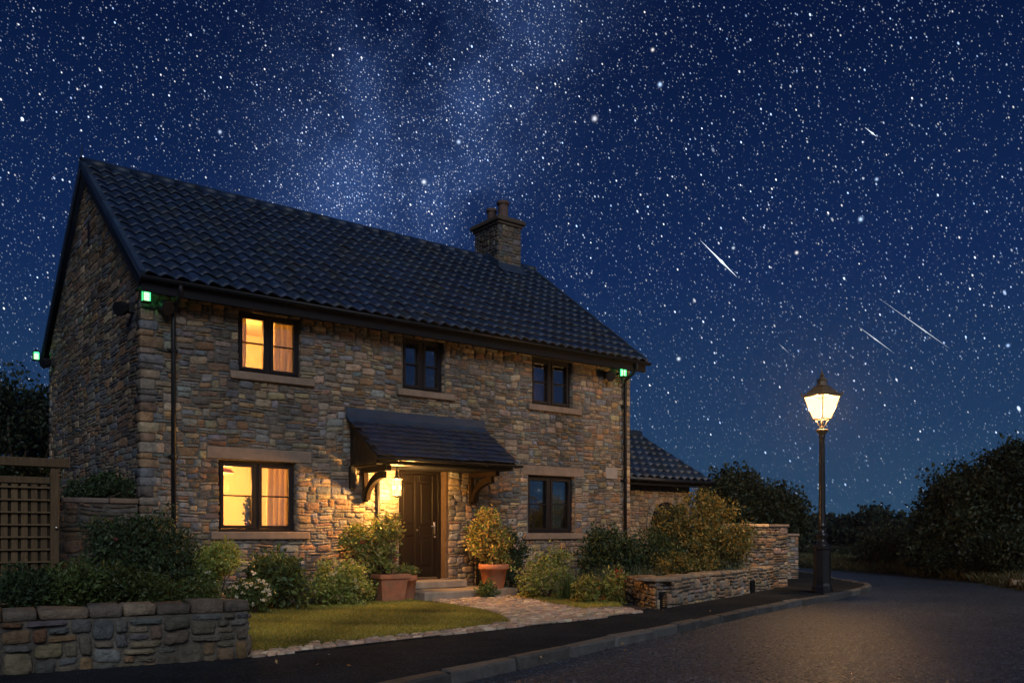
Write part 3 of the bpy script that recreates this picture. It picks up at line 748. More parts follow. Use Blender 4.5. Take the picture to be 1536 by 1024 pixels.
# windows
def window(w, lit_room, sill=True, lintel=False):
    x0,x1,z0,z1 = w; y0 = .085; fw = .048
    def bars(mb, a,b,c,d,ya,yb,t):
        mb.box((a,ya,c),(a+t,yb,d),bev=.006); mb.box((b-t,ya,c),(b,yb,d),bev=.006)
        mb.box((a+t,ya,c),(b-t,yb,c+t),bev=.006); mb.box((a+t,ya,d-t),(b-t,yb,d),bev=.006)
    mb = MB(); bars(mb,x0+.006,x1-.006,z0+.004,z1-.006,y0,y0+.09,fw); xm=(x0+x1)/2
    mb.box((xm-.03,y0,z0+fw),(xm+.03,y0+.09,z1-fw),bev=.006)
    mb.box((x0+.02,y0-.03,z0+.004),(x1-.02,y0-.001,z0+.03),bev=.006)
    wn = mk('window', mb, M['frame'], house)
    for (a,b) in ((x0+fw+.008,xm-.032),(xm+.032,x1-fw-.008)):
        mb = MB(); bars(mb,a,b,z0+fw+.006,z1-fw-.008,y0-.014,y0+.05,.056)
        zm=(z0+z1)/2+.005; mb.box((a+.056,y0+.002,zm-.012),(b-.056,y0+.04,zm+.012),bev=.004)
        mk('casement', mb, M['frame'], wn)
    mb = MB(); mb.box((x0+.03,y0+.051,z0+.03),(x1-.03,y0+.055,z1-.03)); mk('pane', mb, M['glass'], wn)
    mb = MB(); mb.box((x0-.14,-.075,z0-.125),(x1+.22,.082,z0+.002),bev=.012,jit=.002); mk('sill', mb, M['ashlar'], wn)
    if lintel:
        mb = MB(); mb.box((x0-.19,-.022,z1-.002),(x1+.27,.12,z1+.20),bev=.01,jit=.002); mk('lintel', mb, M['ashlar'], wn)
    return wn
for k in 'abcde': window(WIN[k], k in 'ad', True, k in 'de')
# rooms behind the windows
def room(x0,x1,y1,z0,z1,mat,y0=.30):
    mb=MB(); mb.box((x0,y0,z0),(x1,y1,z1)); f=[q for q in mb.f[0] if not all(mb.v[0][i][1]<y0+1e-6 for i in q)]
    mb.f=[np.array([q[::-1] for q in f])]; return mk('room', mb, mat, house)
room(.7,3.1,2.9,3.4,5.2,M['plaster']); room(.5,3.2,3.3,.3,2.75,M['plaster'])
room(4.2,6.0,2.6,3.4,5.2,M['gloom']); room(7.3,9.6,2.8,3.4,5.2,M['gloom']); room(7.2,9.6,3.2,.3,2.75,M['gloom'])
def curtain(x0,x1,y,z0,z1,label,folds=5,amp=.035,mat='curtain',col=(1,1,1)):
    n=folds*10; xs=np.linspace(x0,x1,n); ys=y+amp*np.sin(np.linspace(0,folds*2*np.pi,n))+.008*np.sin(np.linspace(0,23,n))
    V=[];zz=np.linspace(z0,z1,5)
    for dy in (0,.012):
        for z in zz: V.append(np.column_stack([xs+.01*np.sin(z*3),ys+dy,np.full(n,z)]))
    V=np.vstack(V);F=[]
    for s_ in range(2):
        for r in range(4):
            for i in range(n-1):
                b=(s_*5+r)*n+i; q=(b,b+1,b+n+1,b+n); F.append(q if s_==0 else q[::-1])
    mb=MB(); mb.add(V,F,col); return tag(mk('curtain',mb,M[mat],None,True),label,'curtain')
curtain(1.40,1.82,.42,3.75,5.05,'cream curtain hanging inside the upstairs lit window beside its left frame',4)
curtain(2.32,2.80,.42,3.75,5.05,'cream curtain hanging inside the upstairs lit window beside its right frame',4)
curtain(2.22,2.75,.46,.9,2.6,'gold curtain drawn aside inside the downstairs lit window',5,col=(1,.95,.75))
curtain(8.62,9.05,.42,.9,2.6,'pale curtain inside the dark downstairs window',5,col=(.9,1.0,1.1))
t = thing('pendant_lamp', (1.55,.95,2.75), 'round shaded ceiling lamp inside the downstairs lit window', 'ceiling lamp')
mb=MB(); mb.lathe([(.05,2.44),(.16,2.42),(.22,2.36),(.20,2.35),(.06,2.42)],(1.58,.95,-.09),20); mk('lamp_shade',mb,M['shade'],t,True)
mb=MB(); mb.tube([(1.58,.95,2.35),(1.58,.95,2.75)],.008,6); mk('cord',mb,M['pvc'],t)
t = thing('houseplant', (1.95,.55,1.15), 'potted houseplant in silhouette on the downstairs lit window ledge', 'houseplant')
mb=MB(); leaf_mesh(mb, clumps([((1.93,.50,1.56),np.array([.11,.08,.16])),((1.95,.5,1.74),np.array([.05,.05,.1]))],60,12,.03,5)[1], .05, GREEN_D, 6); mk('foliage',mb,M['leaf'],t)
mb=MB(); mb.lathe([(.07,0),(.10,.16),(.11,.18),(.09,.18)],(1.93,.5,1.21),14); mk('pot',mb,M['clay'],t,True)
mb=MB(); mb.box((1.25,.31,1.14),(2.5,.66,1.205)); mk('window_board',mb,M['oak'],house)

# front door
dx0,dx1,dz0,dz1 = DOOR
mb=MB(); yb=.20
for a,b,c,d in ((dx0+.002,dx0+.075,dz0,dz1),(dx1-.135,dx1-.062,dz0,dz1),(dx0+.076,dx1-.136,dz1-.075,dz1)): mb.box((a,yb-.02,c),(b,yb+.09,d-.002),bev=.006)
mk('door_frame', mb, M['door'], house)
mb=MB(); a,b,c,d = dx0+.08,dx1-.14,dz0+.05,dz1-.08; w=b-a; yl=yb+.02
mb.box((a,yl+.016,c),(b,yl+.05,d))
st=.105; xm=(a+b)/2; zr=c+.80
for r in ((a,a+st,c,d),(b-st,b,c,d),(xm-.05,xm+.05,c+.001,d-.001)): mb.box((r[0],yl-.004,r[2]),(r[1],yl+.0155,r[3]),bev=.007)
for z0_,z1_ in ((c,c+.2),(zr,zr+.2),(d-.13,d)):
    for (p,q) in ((a+st,xm-.05),(xm+.05,b-st)): mb.box((p+.001,yl-.003,z0_),(q-.001,yl+.0155,z1_),bev=.006)
for (p,q) in ((a+st,xm-.05),(xm+.05,b-st)):
    for z0_,z1_ in ((c+.2,zr),(zr+.2,d-.13)): mb.box((p+.045,yl+.001,z0_+.045),(q-.045,yl+.0155,z1_-.045),bev=.012)
door = mk('door', mb, M['door'], house)
mb=MB(); hx=b-.05; hz=dz0+1.0
mb.box((hx-.022,yl-.014,hz-.12),(hx+.022,yl-.004,hz+.12),bev=.004); mb.tube([(hx,yl-.012,hz+.04),(hx,yl-.055,hz+.04),(hx-.03,yl-.06,hz+.04),(hx-.11,yl-.058,hz+.035)],.009,8); mk('handle',mb,M['brass'],door,True)
mb=MB(); mb.lathe([(.02,-.02),(.022,0),(.02,.02)],(hx,yl-.015,hz-.17),10); mk('lock_cover',mb,M['brass'],door,True)
mb=MB(); mb.lathe([(.014,-.014),(.016,0),(.014,.014)],(xm,yl-.01,zr+.11),10); mk('spy_hole',mb,M['brass'],door,True)
mb=MB(); mb.box((a,yl-.03,dz0+.003),(b,yl+.05,dz0+.048),bev=.005); mk('threshold',mb,M['bronze'],door)
mb=MB(); mb.box((dx1-.060,.012,dz0),(dx1+.004,.30,dz1),bev=.008); mk('door_jamb',mb,surf('jamb_stone',(.08,.055,.038),.9,True,.1,var=.3,vscale=8,bump=.5,bscale=40),house)
mb=MB(); mb.box((4.45,-.30,.165),(5.95,.22,.308),bev=.015,jit=.002); mk('doorstep',mb,M['slab'],house)
mb=MB(); mb.box((4.5,-1.06,-.03),(6.62,-.001,.16),bev=.018,jit=.003); tag(mk('entrance_step',mb,M['slab']),'broad worn stone entrance step below the front door','step')
box_obj('plaque', (9.93,-.035,2.44), (10.30,.0,2.70), surf('pale_plaque_stone',(.27,.24,.225),.8,True,.3,var=.12,vscale=8,bump=.2,bscale=40), house, .006)

# porch
PX0,PX1,PZT,PYF,PZF = 3.50,6.55,3.30,-1.12,2.53
ps = math.hypot(PYF,PZT-PZF); pv=np.array([0,-PYF/ps,(PZT-PZF)/ps]); pn=np.array([0,-pv[2],pv[1]])
mb=MB(); 
a=np.array([PX0+.02,PYF,PZF-.02]); b=a+pv*ps
mb.prism([a-pn*.05,b-pn*.05,b-pn*.004,a-pn*.004],(PX1-PX0-.04,0,0))
for xa in (PX0+.06,):    # boarded cheek closing the end
    for i in range(6):
        y0_=-.06-i*.155; y1_=y0_-.15
        zt=lambda y: PZF-.06+(PZT-PZF)*(y-PYF)/(-PYF)
        mb.prism([(xa,y0_,2.42),(xa,y1_,2.42),(xa,y1_,zt(y1_)-.03),(xa,y0_,zt(y0_)-.03)],(.03,0,0),np.ones(3)*random.uniform(.7,1.1))
    mb.prism([(PX1-.09,-.06,2.42),(PX1-.09,-1.0,2.42),(PX1-.09,-1.0,2.5),(PX1-.09,-.06,3.18)],(.03,0,0))
mb.box((PX0+.05,-1.05,2.40),(PX1-.05,-.95,2.505),bev=.008)        # front beam
mb.box((PX0+.05,-.10,2.0),(PX0+.15,-.0,2.42),bev=.008)
mb.box((PX0+.12,-.94,2.395),(PX1-.12,-.05,2.415))                 # boarded ceiling
porch=mk('porch',mb,M['black'],house)
mb=MB(); tiles(mb,(PX0,PYF-.03,PZF-.005),(1,0,0),PX1-PX0,pv,ps-.08,.165,.155,.008,lift=.034,seg=6,jit=.007,seed=9,plain=True); mk('porch_tiles',mb,M['tile'],porch,True)
mb=MB(); mb.prism([(PX0-.01,-.03,PZT+.17),(PX0-.01,-.03,PZT-.02),(PX0-.01,-.17,PZT-.105),(PX0-.01,-.17,PZT-.075),(PX0-.01,-.05,PZT+.02),(PX0-.01,-.045,PZT+.17)],(PX1-PX0+.02,0,0)); mk('porch_flashing',mb,M['lead'],porch)
gutter('porch_gutter',PX0-.01,PX1+.06,PYF-.075,PZF-.03,porch,.045)
def brace(x):
    mb=MB(); w=.05
    mb.box((x-w,-.10,1.78),(x+w,-.035,2.39),bev=.008); mb.box((x-w,-.93,2.30),(x+w,-.101,2.392),bev=.008)
    th=np.linspace(0,np.pi/2,8); A=[];B=[]
    for t in th:
        y=-.10-.66*(1-math.cos(t)); z=1.84+.47*math.sin(t)
        A.append((x-w*.8,y,z)); B.append((x-w*.8,y-.10*math.cos(t)*.6-.02,z-.10*math.sin(t)-.03))
    for i in range(7): mb.prism([A[i],A[i+1],B[i+1],B[i]],(w*1.6,0,0))
    mk('brace',mb,M['oak'],porch)
brace(3.86); brace(6.22)
for x in (4.12,6.36):
    mb=MB(); mb.tube([(x,-.075,.1),(x,-.075,2.39)],.03,10); mk('porch_post',mb,M['pvc'],porch,True)

# single storey wing
EX0,EX1=10.72,13.5
mb=MB(); arch=(12.05,13.13,0,1.45)
def okx(u,v):
    x=EX0+u
    if arch[0]-.14<x<arch[1]+.14 and v<1.45: return False
    return math.hypot(x-12.59,(v-1.45))>.70 or v<1.45
mb.add([(EX0,.6,0),(EX1,.6,0),(EX1,.6,2.5),(EX0,.6,2.5)],[(0,1,2,3)],MC); mb.add([(EX1,.6,0),(EX1,5.0,0),(EX1,5.0,2.5),(EX1,2.8,3.75),(EX1,.6,2.5)],[(0,1,2,3,4)],MC)
stones(mb,fill(EX1-EX0,2.5,.0405,.0625,okx,36,(3,9)),(EX0,.6,0),(1,0,0),(0,0,1),(0,-1,0),PAL_PALE,46)
ext=mk('wing_wall',mb,M['stone'],house,True)
mb=MB()
for i in range(11):
    t0=np.pi*i/11+.012;t1=np.pi*(i+1)/11-.012
    P=[(12.59+r*math.cos(t),.62,1.45+r*math.sin(t)) for r,t in ((.54,t0),(.68,t0),(.68,t1),(.54,t1))]
    mb.prism(P,(0,-.055,0),PAL_PALE[i%6]*.9)
for sx in (-1,1):
    for k in range(5): mb.box((12.59+sx*.54,.565,.29*k),(12.59+sx*.68,.62,.29*k+.28),PAL_PALE[(k+sx)%6]*.9,.01)
mk('arch_stones',mb,M['stone'],house)
mb=MB(); th=np.linspace(0,np.pi,13); mb.prism([(12.59-.535,.592,0)]+[(12.59-.535*math.cos(t),.592,1.45+.535*math.sin(t)) for t in th]+[(12.59+.535,.592,0)],(0,.05,0)); mk('arch_dark_panel',mb,M['black'],house)  # black panel stands in for the darkness inside the arch opening
mb=MB(); e0=np.array([0,.22,2.55]); e1=np.array([0,2.8,3.98]); l2=np.linalg.norm(e1-e0); v2=(e1-e0)/l2
tiles(mb,(EX0+.01,e0[1],e0[2]),(1,0,0),13.95-EX0,v2,l2-.04,.265,.345,.034,seed=12,jit=.006,lift=.034)
n2=np.array([0,-v2[2],v2[1]]); a=e0+(EX0+.01,0,-.03); b=e1+(EX0+.01,0,-.03); mb.prism([a-n2*.07,b-n2*.07,b,a],(13.94-EX0,0,0),np.ones(3)*.5)
v3=np.array([0,-v2[1],v2[2]]); tiles(mb,(13.95,5.38,2.55),(-1,0,0),13.95-EX0,v3,l2-.04,.265,.345,.03,seed=13)
r2=mk('wing_roof',mb,M['tile'],house,True)
mb=MB()
for x in np.arange(EX0+.02,13.9,.4):
    th=np.linspace(-.2*np.pi,1.2*np.pi,9); ring=np.stack([0*th,.12*np.cos(th),.11*np.sin(th)],1); V=np.vstack([ring+(x,2.8,3.96),ring*1.06+(min(x+.41,13.96),2.8,3.965)])
    mb.add(V,[(i,i+1,10+i,9+i) for i in range(8)],np.ones(3)*random.uniform(.7,1.3))
mk('ridge_tile',mb,M['tile'],r2,True)
mb=MB(); mb.box((EX0+.01,.24,2.36),(13.9,.265,2.53)); mb.box((EX0+.01,.266,2.40),(13.9,.595,2.42)); mk('wing_fascia',mb,M['black'],house)
gutter('wing_gutter',EX0+.0,13.98,.17,2.50,house)

# ------------------------------------------------------------------ lamps on the house
def point(name, loc, watts, col, size=.04, parent=None):
    l = bpy.data.lights.new(name,'POINT'); l.energy = watts; l.color = col; l.shadow_soft_size = size
    o = bpy.data.objects.new(name,l); C.objects.link(o); o.location = loc
    if parent is not None:
        o.parent = parent
        if parent.type == 'EMPTY': o.matrix_parent_inverse = Matrix.Translation(-Vector(parent.location))
    return o
WARM=(1.0,.50,.14)
lx,ly=4.23,-.56
t=thing('porch_lantern',(lx,ly,2.4),'glowing glass lantern hanging under the porch beside the front door','lantern')
mb=MB(); mb.lathe([(.05,2.20),(.105,2.195),(.11,2.18),(.10,2.175),(.05,2.18)],(lx,ly,0),16); mb.lathe([(.035,2.20),(.06,2.215),(.05,2.25),(.03,2.27),(.028,2.36),(.012,2.37)],(lx,ly,-.03),12)
mb.lathe([(.085,1.885),(.09,1.875),(.07,1.865),(.02,1.85)],(lx,ly,0),14)
for k in range(4):
    a=k*np.pi/2+.5; mb.tube([(lx+.088*math.cos(a),ly+.088*math.sin(a),1.88),(lx+.088*math.cos(a),ly+.088*math.sin(a),2.18)],.005,5)
mk('lantern_frame',mb,M['bronze'],t,True)
mb=MB(); mb.tube([(lx,ly,2.335),(lx+.005,ly-.01,2.37),(lx-.02,ly-.05,2.385),(lx-.06,ly-.09,2.35),(lx-.07,ly-.12,2.36),(lx-.07,ly-.13,2.395)],.011,8); mb.lathe([(.04,2.375),(.045,2.385),(.04,2.395)],(lx-.07,ly-.13,0),12); mk('hook',mb,M['iron'],t,True)
mb=MB(); mb.lathe([(.03,1.886),(.082,1.888),(.084,2.172),(.03,2.174)],(lx,ly,0),16); mk('lantern_glass',mb,M['porchglass'],t,True)
point('lantern_bulb',(lx,ly,2.03),460,WARM,.05,t)
# green lamps tucked under the eaves, black floodlight heads beside them
def green(loc,label,rz=0):
    t=thing('corner_light',loc,label,'security light','green lamps under the eaves'); x,y,z=loc; w=.060
    mb=MB(); mb.box((x-w-.012,y-w-.012,z+.085),(x+w+.012,y+w+.012,z+.10),bev=.004); mb.box((x-w-.008,y-w-.008,z-.10),(x+w+.008,y+w+.008,z-.08),bev=.004)
    for sx in(-1,1):
        for sy in(-1,1): mb.box((x+sx*w-.006,y+sy*w-.006,z-.08),(x+sx*w+.006,y+sy*w+.006,z+.085))
    mb.box((x-.02,y-.02,z+.10),(x+.02,y+.02,z+.16)); mb.box((x-.02,y+w,z-.02),(x+.02,y+w+.22,z+.02)); mk('lamp_cage',mb,M['pvc'],t)
    mb=MB(); mb.box((x-w+.008,y-w+.008,z-.079),(x+w-.008,y+w-.008,z+.084),bev=.01); mk('lamp_lens',mb,M['green'],t)
    mb=MB(); mb.lathe([(.02,-.065),(.045,-.06),(.048,.05),(.02,.06)],(x,y,z),14); mk('lamp_core',mb,M['greencore'],t,True)
    point('green_bulb',(x,y,z),14,(.04,1.0,.24),.05,t)
green((.035,-.14,4.86),'small green glowing lamp under the eave at the gable corner beside two black floodlights')
green((10.28,-.24,4.83),'small green glowing lamp above the downpipe nearest the low tiled wing')
green((-.27,7.42,5.12),'small green glowing lamp at the far back corner of the gable')
def flood(loc,d,label):
    x,y,z=loc; t=thing('floodlight',loc,label,'floodlight','black floodlight heads under the eaves'); d=np.array(d,float); d/=np.linalg.norm(d)
    s_=np.cross(d,(0,0,1.)); s_/=np.linalg.norm(s_); u_=np.cross(s_,d); mb=MB()
    c=np.array(loc); ring=lambda r,o,n=8:[c+d*o+r*(math.cos(a)*s_+math.sin(a)*u_) for a in np.arange(n)*2*np.pi/n+np.pi/8]
    V=np.vstack([ring(.06,-.10),ring(.09,-.06),ring(.12,.06),ring(.12,.095),ring(.105,.098)]);F=[]
    for r in range(4):
        for k in range(8): F.append((r*8+k,r*8+(k+1)%8,(r+1)*8+(k+1)%8,(r+1)*8+k))
    F+=[tuple(range(8))[::-1],tuple(range(32,40))]; mb.add(V,F); mk('housing',mb,M['pvc'],t)
    return t
t=flood((-.17,.42,4.76),(-.75,-.5,-.35),'black floodlight head on the gable side of the front corner')
box_obj('wall_mount',(-.09,.36,4.70),(-.0,.48,4.86),M['pvc'],t)
t=flood((.30,-.17,4.74),(.35,-.8,-.4),'black floodlight head beside the gable end downpipe under the eave')
box_obj('wall_mount',(.24,-.09,4.68),(.36,-.0,4.84),M['pvc'],t)
t=flood((9.93,-.16,4.74),(-.4,-.8,-.35),'black floodlight head next to the far green lamp on the house front')
box_obj('wall_mount',(9.87,-.09,4.68),(9.99,-.0,4.84),M['pvc'],t)
t=flood((-.16,6.85,4.90),(-.8,-.3,-.3),'black floodlight head next to the green lamp at the back of the gable')
box_obj('wall_mount',(-.09,6.79,4.84),(-.0,6.91,5.0),M['pvc'],t)
point('room_bulb',(1.75,1.3,2.05),720,(1.0,.43,.10),.10)
point('room_bulb',(1.9,1.5,4.75),470,(1.0,.41,.085),.12)
point('room_bulb',(8.9,2.2,4.3),6,(1.0,.35,.14),.1)

# ------------------------------------------------------------------ street lamp
SX,SY=12.05,-4.12
t=thing('street_lamp',(SX,SY,0),'tall black cast iron street lamp with a lit four sided lantern at the kerb','street lamp')
sc_=(SX,SY,0)
mb=MB(); mb.lathe([(.215,-.05),(.215,.05),(.20,.07),(.20,.13),(.185,.15),(.172,.20),(.168,.86),(.18,.885),(.19,.90),(.19,.94),(.175,.955)],sc_,8,rot=np.pi/8+.3)
mb.lathe([(.178,.74),(.178,.77)],sc_,8,rot=np.pi/8+.3)
mk('lamp_base',mb,M['iron'],t)
mb=MB(); mb.lathe([(.17,.955),(.12,.985),(.10,1.03),(.075,1.06),(.07,1.10),(.10,1.14),(.11,1.17),(.10,1.20),(.068,1.23),(.064,1.30),(.075,1.33),(.092,1.35),(.075,1.38),(.073,1.42),(.068,1.6),(.062,2.2),(.055,3.05),(.055,3.13),(.066,3.15),(.066,3.18),(.056,3.19)],sc_,20); mk('lamp_post',mb,M['iron'],t,True)
mb=MB(); mb.lathe([(.056,3.19),(.07,3.22),(.10,3.255),(.128,3.28),(.13,3.30),(.11,3.31),(.05,3.32)],sc_,20); mb.lathe([(.03,3.32),(.045,3.34),(.03,3.37)],sc_,12)
for k in range(4):
    a=k*np.pi/2+.62; ca,sa=math.cos(a),math.sin(a)
    mb.tube([(SX+.03*ca,SY+.03*sa,3.36),(SX+.075*ca,SY+.075*sa,3.41),(SX+.09*ca,SY+.09*sa,3.46),(SX+.13*ca,SY+.13*sa,3.50)],.011,6)
mb.lathe([(.02,3.37),(.028,3.42),(.015,3.50)],sc_,8); mk('lantern_holder',mb,M['bronze'],t,True)
AX=.62  # turn of the square lantern
def sq(r,z): return [np.array([SX+r*1.414*math.cos(AX+k*np.pi/2),SY+r*1.414*math.sin(AX+k*np.pi/2),z]) for k in range(4)]
mb=MB(); lo,hi=sq(.122,3.52),sq(.252,3.985)
for k in range(4):
    mb.tube([lo[k],hi[k]],.011,6); mb.tube([lo[k],lo[(k+1)%4]],.014,6); mb.tube([hi[k],hi[(k+1)%4]],.014,6)
lan=mk('lantern',mb,M['bronze'],t,True)
mb=MB(); a,b=sq(.118,3.523),sq(.247,3.983)
mb.add(np.vstack([a,b]),[(k,(k+1)%4,(k+1)%4+4,k+4) for k in range(4)]); mk('lantern_glass',mb,M['lampglass'],lan)
mb=MB(); R=[sq(.274,3.985),sq(.279,4.005),sq(.22,4.05),sq(.165,4.11),sq(.115,4.165),sq(.11,4.175),sq(.13,4.185)]
V=np.vstack(sum(R,[])) if False else np.vstack([np.vstack(r) for r in R]); F=[(r*4+k,r*4+(k+1)%4,(r+1)*4+(k+1)%4,(r+1)*4+k) for r in range(len(R)-1) for k in range(4)]+[(24,25,26,27)]
mb.add(V,F)
mb.lathe([(.115,4.185),(.095,4.25),(.088,4.30),(.115,4.305),(.11,4.32),(.06,4.35),(.035,4.385),(.05,4.41),(.035,4.43),(.022,4.45),(.012,4.50),(.004,4.54)],sc_,14)
for k in range(4):
    c0=sq(.275,4.0)[k]; mb.tube([c0,c0+(0,0,.05),c0+(0,0,.085)],[.014,.02,.003],6)
mk('lantern_roof',mb,M['bronze'],lan)
point('street_bulb',(SX,SY,3.80),540,(1.0,.58,.23),.07,t)

# ------------------------------------------------------------------ garden walls
def seg_wall(name,pts,h,th,label,cope,pal,seed,cu=.06,rv=.075,wr=(2,6),depth=.03,cat='garden wall',cope_t=.05,cope_over=.03,ends=True,gap=.008,extra=None,tall=(.5,.4,.1),rag=.0):
    t=thing(name,(*pts[0],0),label,cat); mb=MB(); r=random.Random(seed); P=[np.array(p,float) for p in pts]
    nrm=[]
    for a,b in zip(P[:-1],P[1:]):
        d=(b-a)/np.linalg.norm(b-a); nrm.append(np.array([d[1],-d[0]]))
    off=[]
    for i in range(len(P)):
        if i==0: off.append(nrm[0]*th)
        elif i==len(P)-1: off.append(nrm[-1]*th)
        else:
            m=nrm[i-1]+nrm[i]; m/=np.linalg.norm(m); off.append(m*th/np.dot(m,nrm[i]))
    Q=[p-o for p,o in zip(P,off)]     # inner line
    hh=h-cope_t
    for i in range(len(P)-1):
        for a,b,fl in ((P[i],P[i+1],1),(Q[i+1],Q[i],1)):
            d=b-a; ln=np.linalg.norm(d); d/=ln; n=np.array([d[1],-d[0]])
            mb.add([(*a,-.1),(*b,-.1),(*b,hh),(*a,hh)],[(0,1,2,3)],MC*.8)
            stones(mb,fill(ln,hh+.03,cu,rv,lambda u,v:True,seed+i*3+(b is Q[i]),wr,tall),(*a,-.03),(*d,0),(0,0,1),(*n,0),pal,seed+i*7,gap=gap,depth=depth,rough=.06,power=7,rz=.006,warp=.012)
        mb.add([(*P[i],hh),(*P[i+1],hh),(*Q[i+1],hh),(*Q[i],hh)],[(0,1,2,3)],MC*.8)
    if ends:
        for a,b in ((Q[0],P[0]),(P[-1],Q[-1])):
            d=b-a; ln=np.linalg.norm(d); d/=ln; n=np.array([d[1],-d[0]])
            mb.add([(*a,-.1),(*b,-.1),(*b,hh),(*a,hh)],[(0,1,2,3)],MC*.8)
            stones(mb,fill(ln,hh+.03,cu,rv,lambda u,v:True,seed+91,(2,4),tall),(*a,-.03),(*d,0),(0,0,1),(*n,0),pal,seed+17,gap=gap,depth=depth,rough=.065,power=5.2,rz=.006,warp=.012)
    mk('wall',mb,M['stone'],t,True)
    mc=MB()
    for i in range(len(P)-1):
        a,b=P[i],P[i+1]; d=b-a; ln=np.linalg.norm(d); d/=ln; n=np.array([d[1],-d[0]]); s_=-.02 if i==0 else .0
        while s_<ln-.02:
            w=r.uniform(*cope); w=min(w,ln+.02-s_) if ln-s_-w>cope[0]*.5 else ln+.02-s_
            c=a+d*(s_+w/2)-n*(th/2); ct=cope_t*r.uniform(1-rag,1+rag)
            mc.bbox(np.array([*c,hh+ct/2+.002]),np.array([w/2-.006,th/2+cope_over+r.uniform(-.01,.01)*(rag>0),ct/2]),np.array([[*d,0],[*n,0],[0,0,1]]),.018,pal[r.randrange(len(pal))]*r.uniform(.8,1.25),.003+rag*.018)
            s_+=w
    mk('coping',mc,M['stone'] if rag else M['ashlar_c'],t,rag>0)
    return t
M['ashlar_c']=surf('coping_stone',(1.15,1.05,.98),.85,True,.25,var=.25,vscale=7,bump=.5,bscale=50,bdist=.008)
seg_wall('garden_wall',[(-7.5,-5.15),(-2.63,-5.71),(-.57,-5.95)],.55,.42,'low rough stone garden wall with large cope stones in front of the dark shrubs',(.26,.42),np.vstack([PAL_DARK*.95,PAL[:5]*.7]),101,cu=.06,rv=.064,wr=(2,5),depth=.04,cope_t=.105,cope_over=.015,gap=.006,rag=.16,tall=(.45,.42,.13))
t=seg_wall('garden_wall',[(6.98,-3.60),(6.60,-4.66),(9.4,-3.78),(12.45,-2.66)],.48,.42,'low pale stone garden wall with two dark vents beside the pavement and street lamp',(.28,.5),PAL_PALE,121,cu=.06,rv=.062,wr=(2,5),depth=.032,cope_t=.06,cope_over=.02,gap=.008,rag=.12)
def vent(a,b,w,h):
    a=np.array(a,float);b=np.array(b,float); d=(b-a)/np.linalg.norm(b-a); n=np.array([d[1],-d[0]]); mb=MB()
    ax=np.array([[*d,0],[*n,0],[0,0,1]]); c=np.array([*(a+n*.03),h/2+.0])
    mb.bbox(c-[*(n*.01),0],np.array([w/2,.03,h/2]),ax,.004,np.ones(3)*.3)
    for k in range(int(h/.035)): mb.bbox(np.array([*(a+n*.052),.025+k*.035]),np.array([w/2-.02,.012,.008]),ax,.003)
    mk('vent_grille',mb,M['iron'],t)
P0,P1,P2=np.array((6.60,-4.66)),np.array((9.4,-3.78)),np.array((12.45,-2.66))
vent(P0+(P1-P0)*.055,P1,.24,.27); vent(P1+(P2-P1)*.50,P2,.28,.26)
seg_wall('boundary_wall',[(10.6,-2.45),(13.3,-2.45)],1.41,.36,'tall stone boundary wall with flat coping behind the autumn shrub',(.55,.8),PAL,131,cu=.05,rv=.055,wr=(3,8),depth=.026,cope_t=.07,cope_over=.05)
seg_wall('gate_pier',[(16.15,-.4),(16.75,-.4)],1.20,.55,'short square stone gate pier standing beyond the tall boundary wall',(.8,.9),PAL,141,cu=.05,rv=.055,wr=(3,7),depth=.024,cope_t=.07,cope_over=.04)
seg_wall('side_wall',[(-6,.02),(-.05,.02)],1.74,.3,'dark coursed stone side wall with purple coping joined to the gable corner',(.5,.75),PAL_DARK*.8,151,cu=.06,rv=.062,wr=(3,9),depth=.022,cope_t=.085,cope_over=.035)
M['ashlar_c']
# trellis screen
t=thing('trellis_fence',(-1.35,-.9,0),'brown timber trellis screen with a square lattice and heavy top beam','fence')
def fbox(name,a,b,j=.8): mb=MB(); mb.box(a,b,np.ones(3)*random.uniform(j,1.1),.008,.001); return mk(name,mb,M['fencewood'],t)
for x in (-1.375,-3.6): fbox('post',(x-.055,-.955,-.1),(x+.055,-.845,2.105))
fbox('top_beam',(-4.2,-.99,2.107),(-1.20,-.81,2.225)); fbox('rail',(-3.54,-.93,1.88),(-1.432,-.87,1.97)); fbox('rail',(-3.54,-.93,.25),(-1.432,-.87,.33))
mb=MB()
for k in range(18):
    x=-1.50-k*.118; mb.box((x-.040,-.905,.335),(x+.040,-.885,1.878),np.ones(3)*random.uniform(.8,1.2),.003)
mb.box((-3.53,-.884,.335),(-1.435,-.870,1.878),np.ones(3)*.16)  # dark sheet added so the gaps between boards look shaded
mk('board_panel',mb,M['fencewood'],t)
mb=MB()
for k in range(9): mb.box((-3.54,-.945,.47+k*.168),(-1.432,-.907,.493+k*.168),np.ones(3)*random.uniform(1.0,1.35),.003)
mk('lattice',mb,M['fencewood'],t)
mb=MB(); mb.lathe([(.018,-.02),(.026,-.008),(.026,.008),(.018,.02)],(-1.36,-.967,1.28),12); mk('latch_knob',mb,M['brass'],t,True)

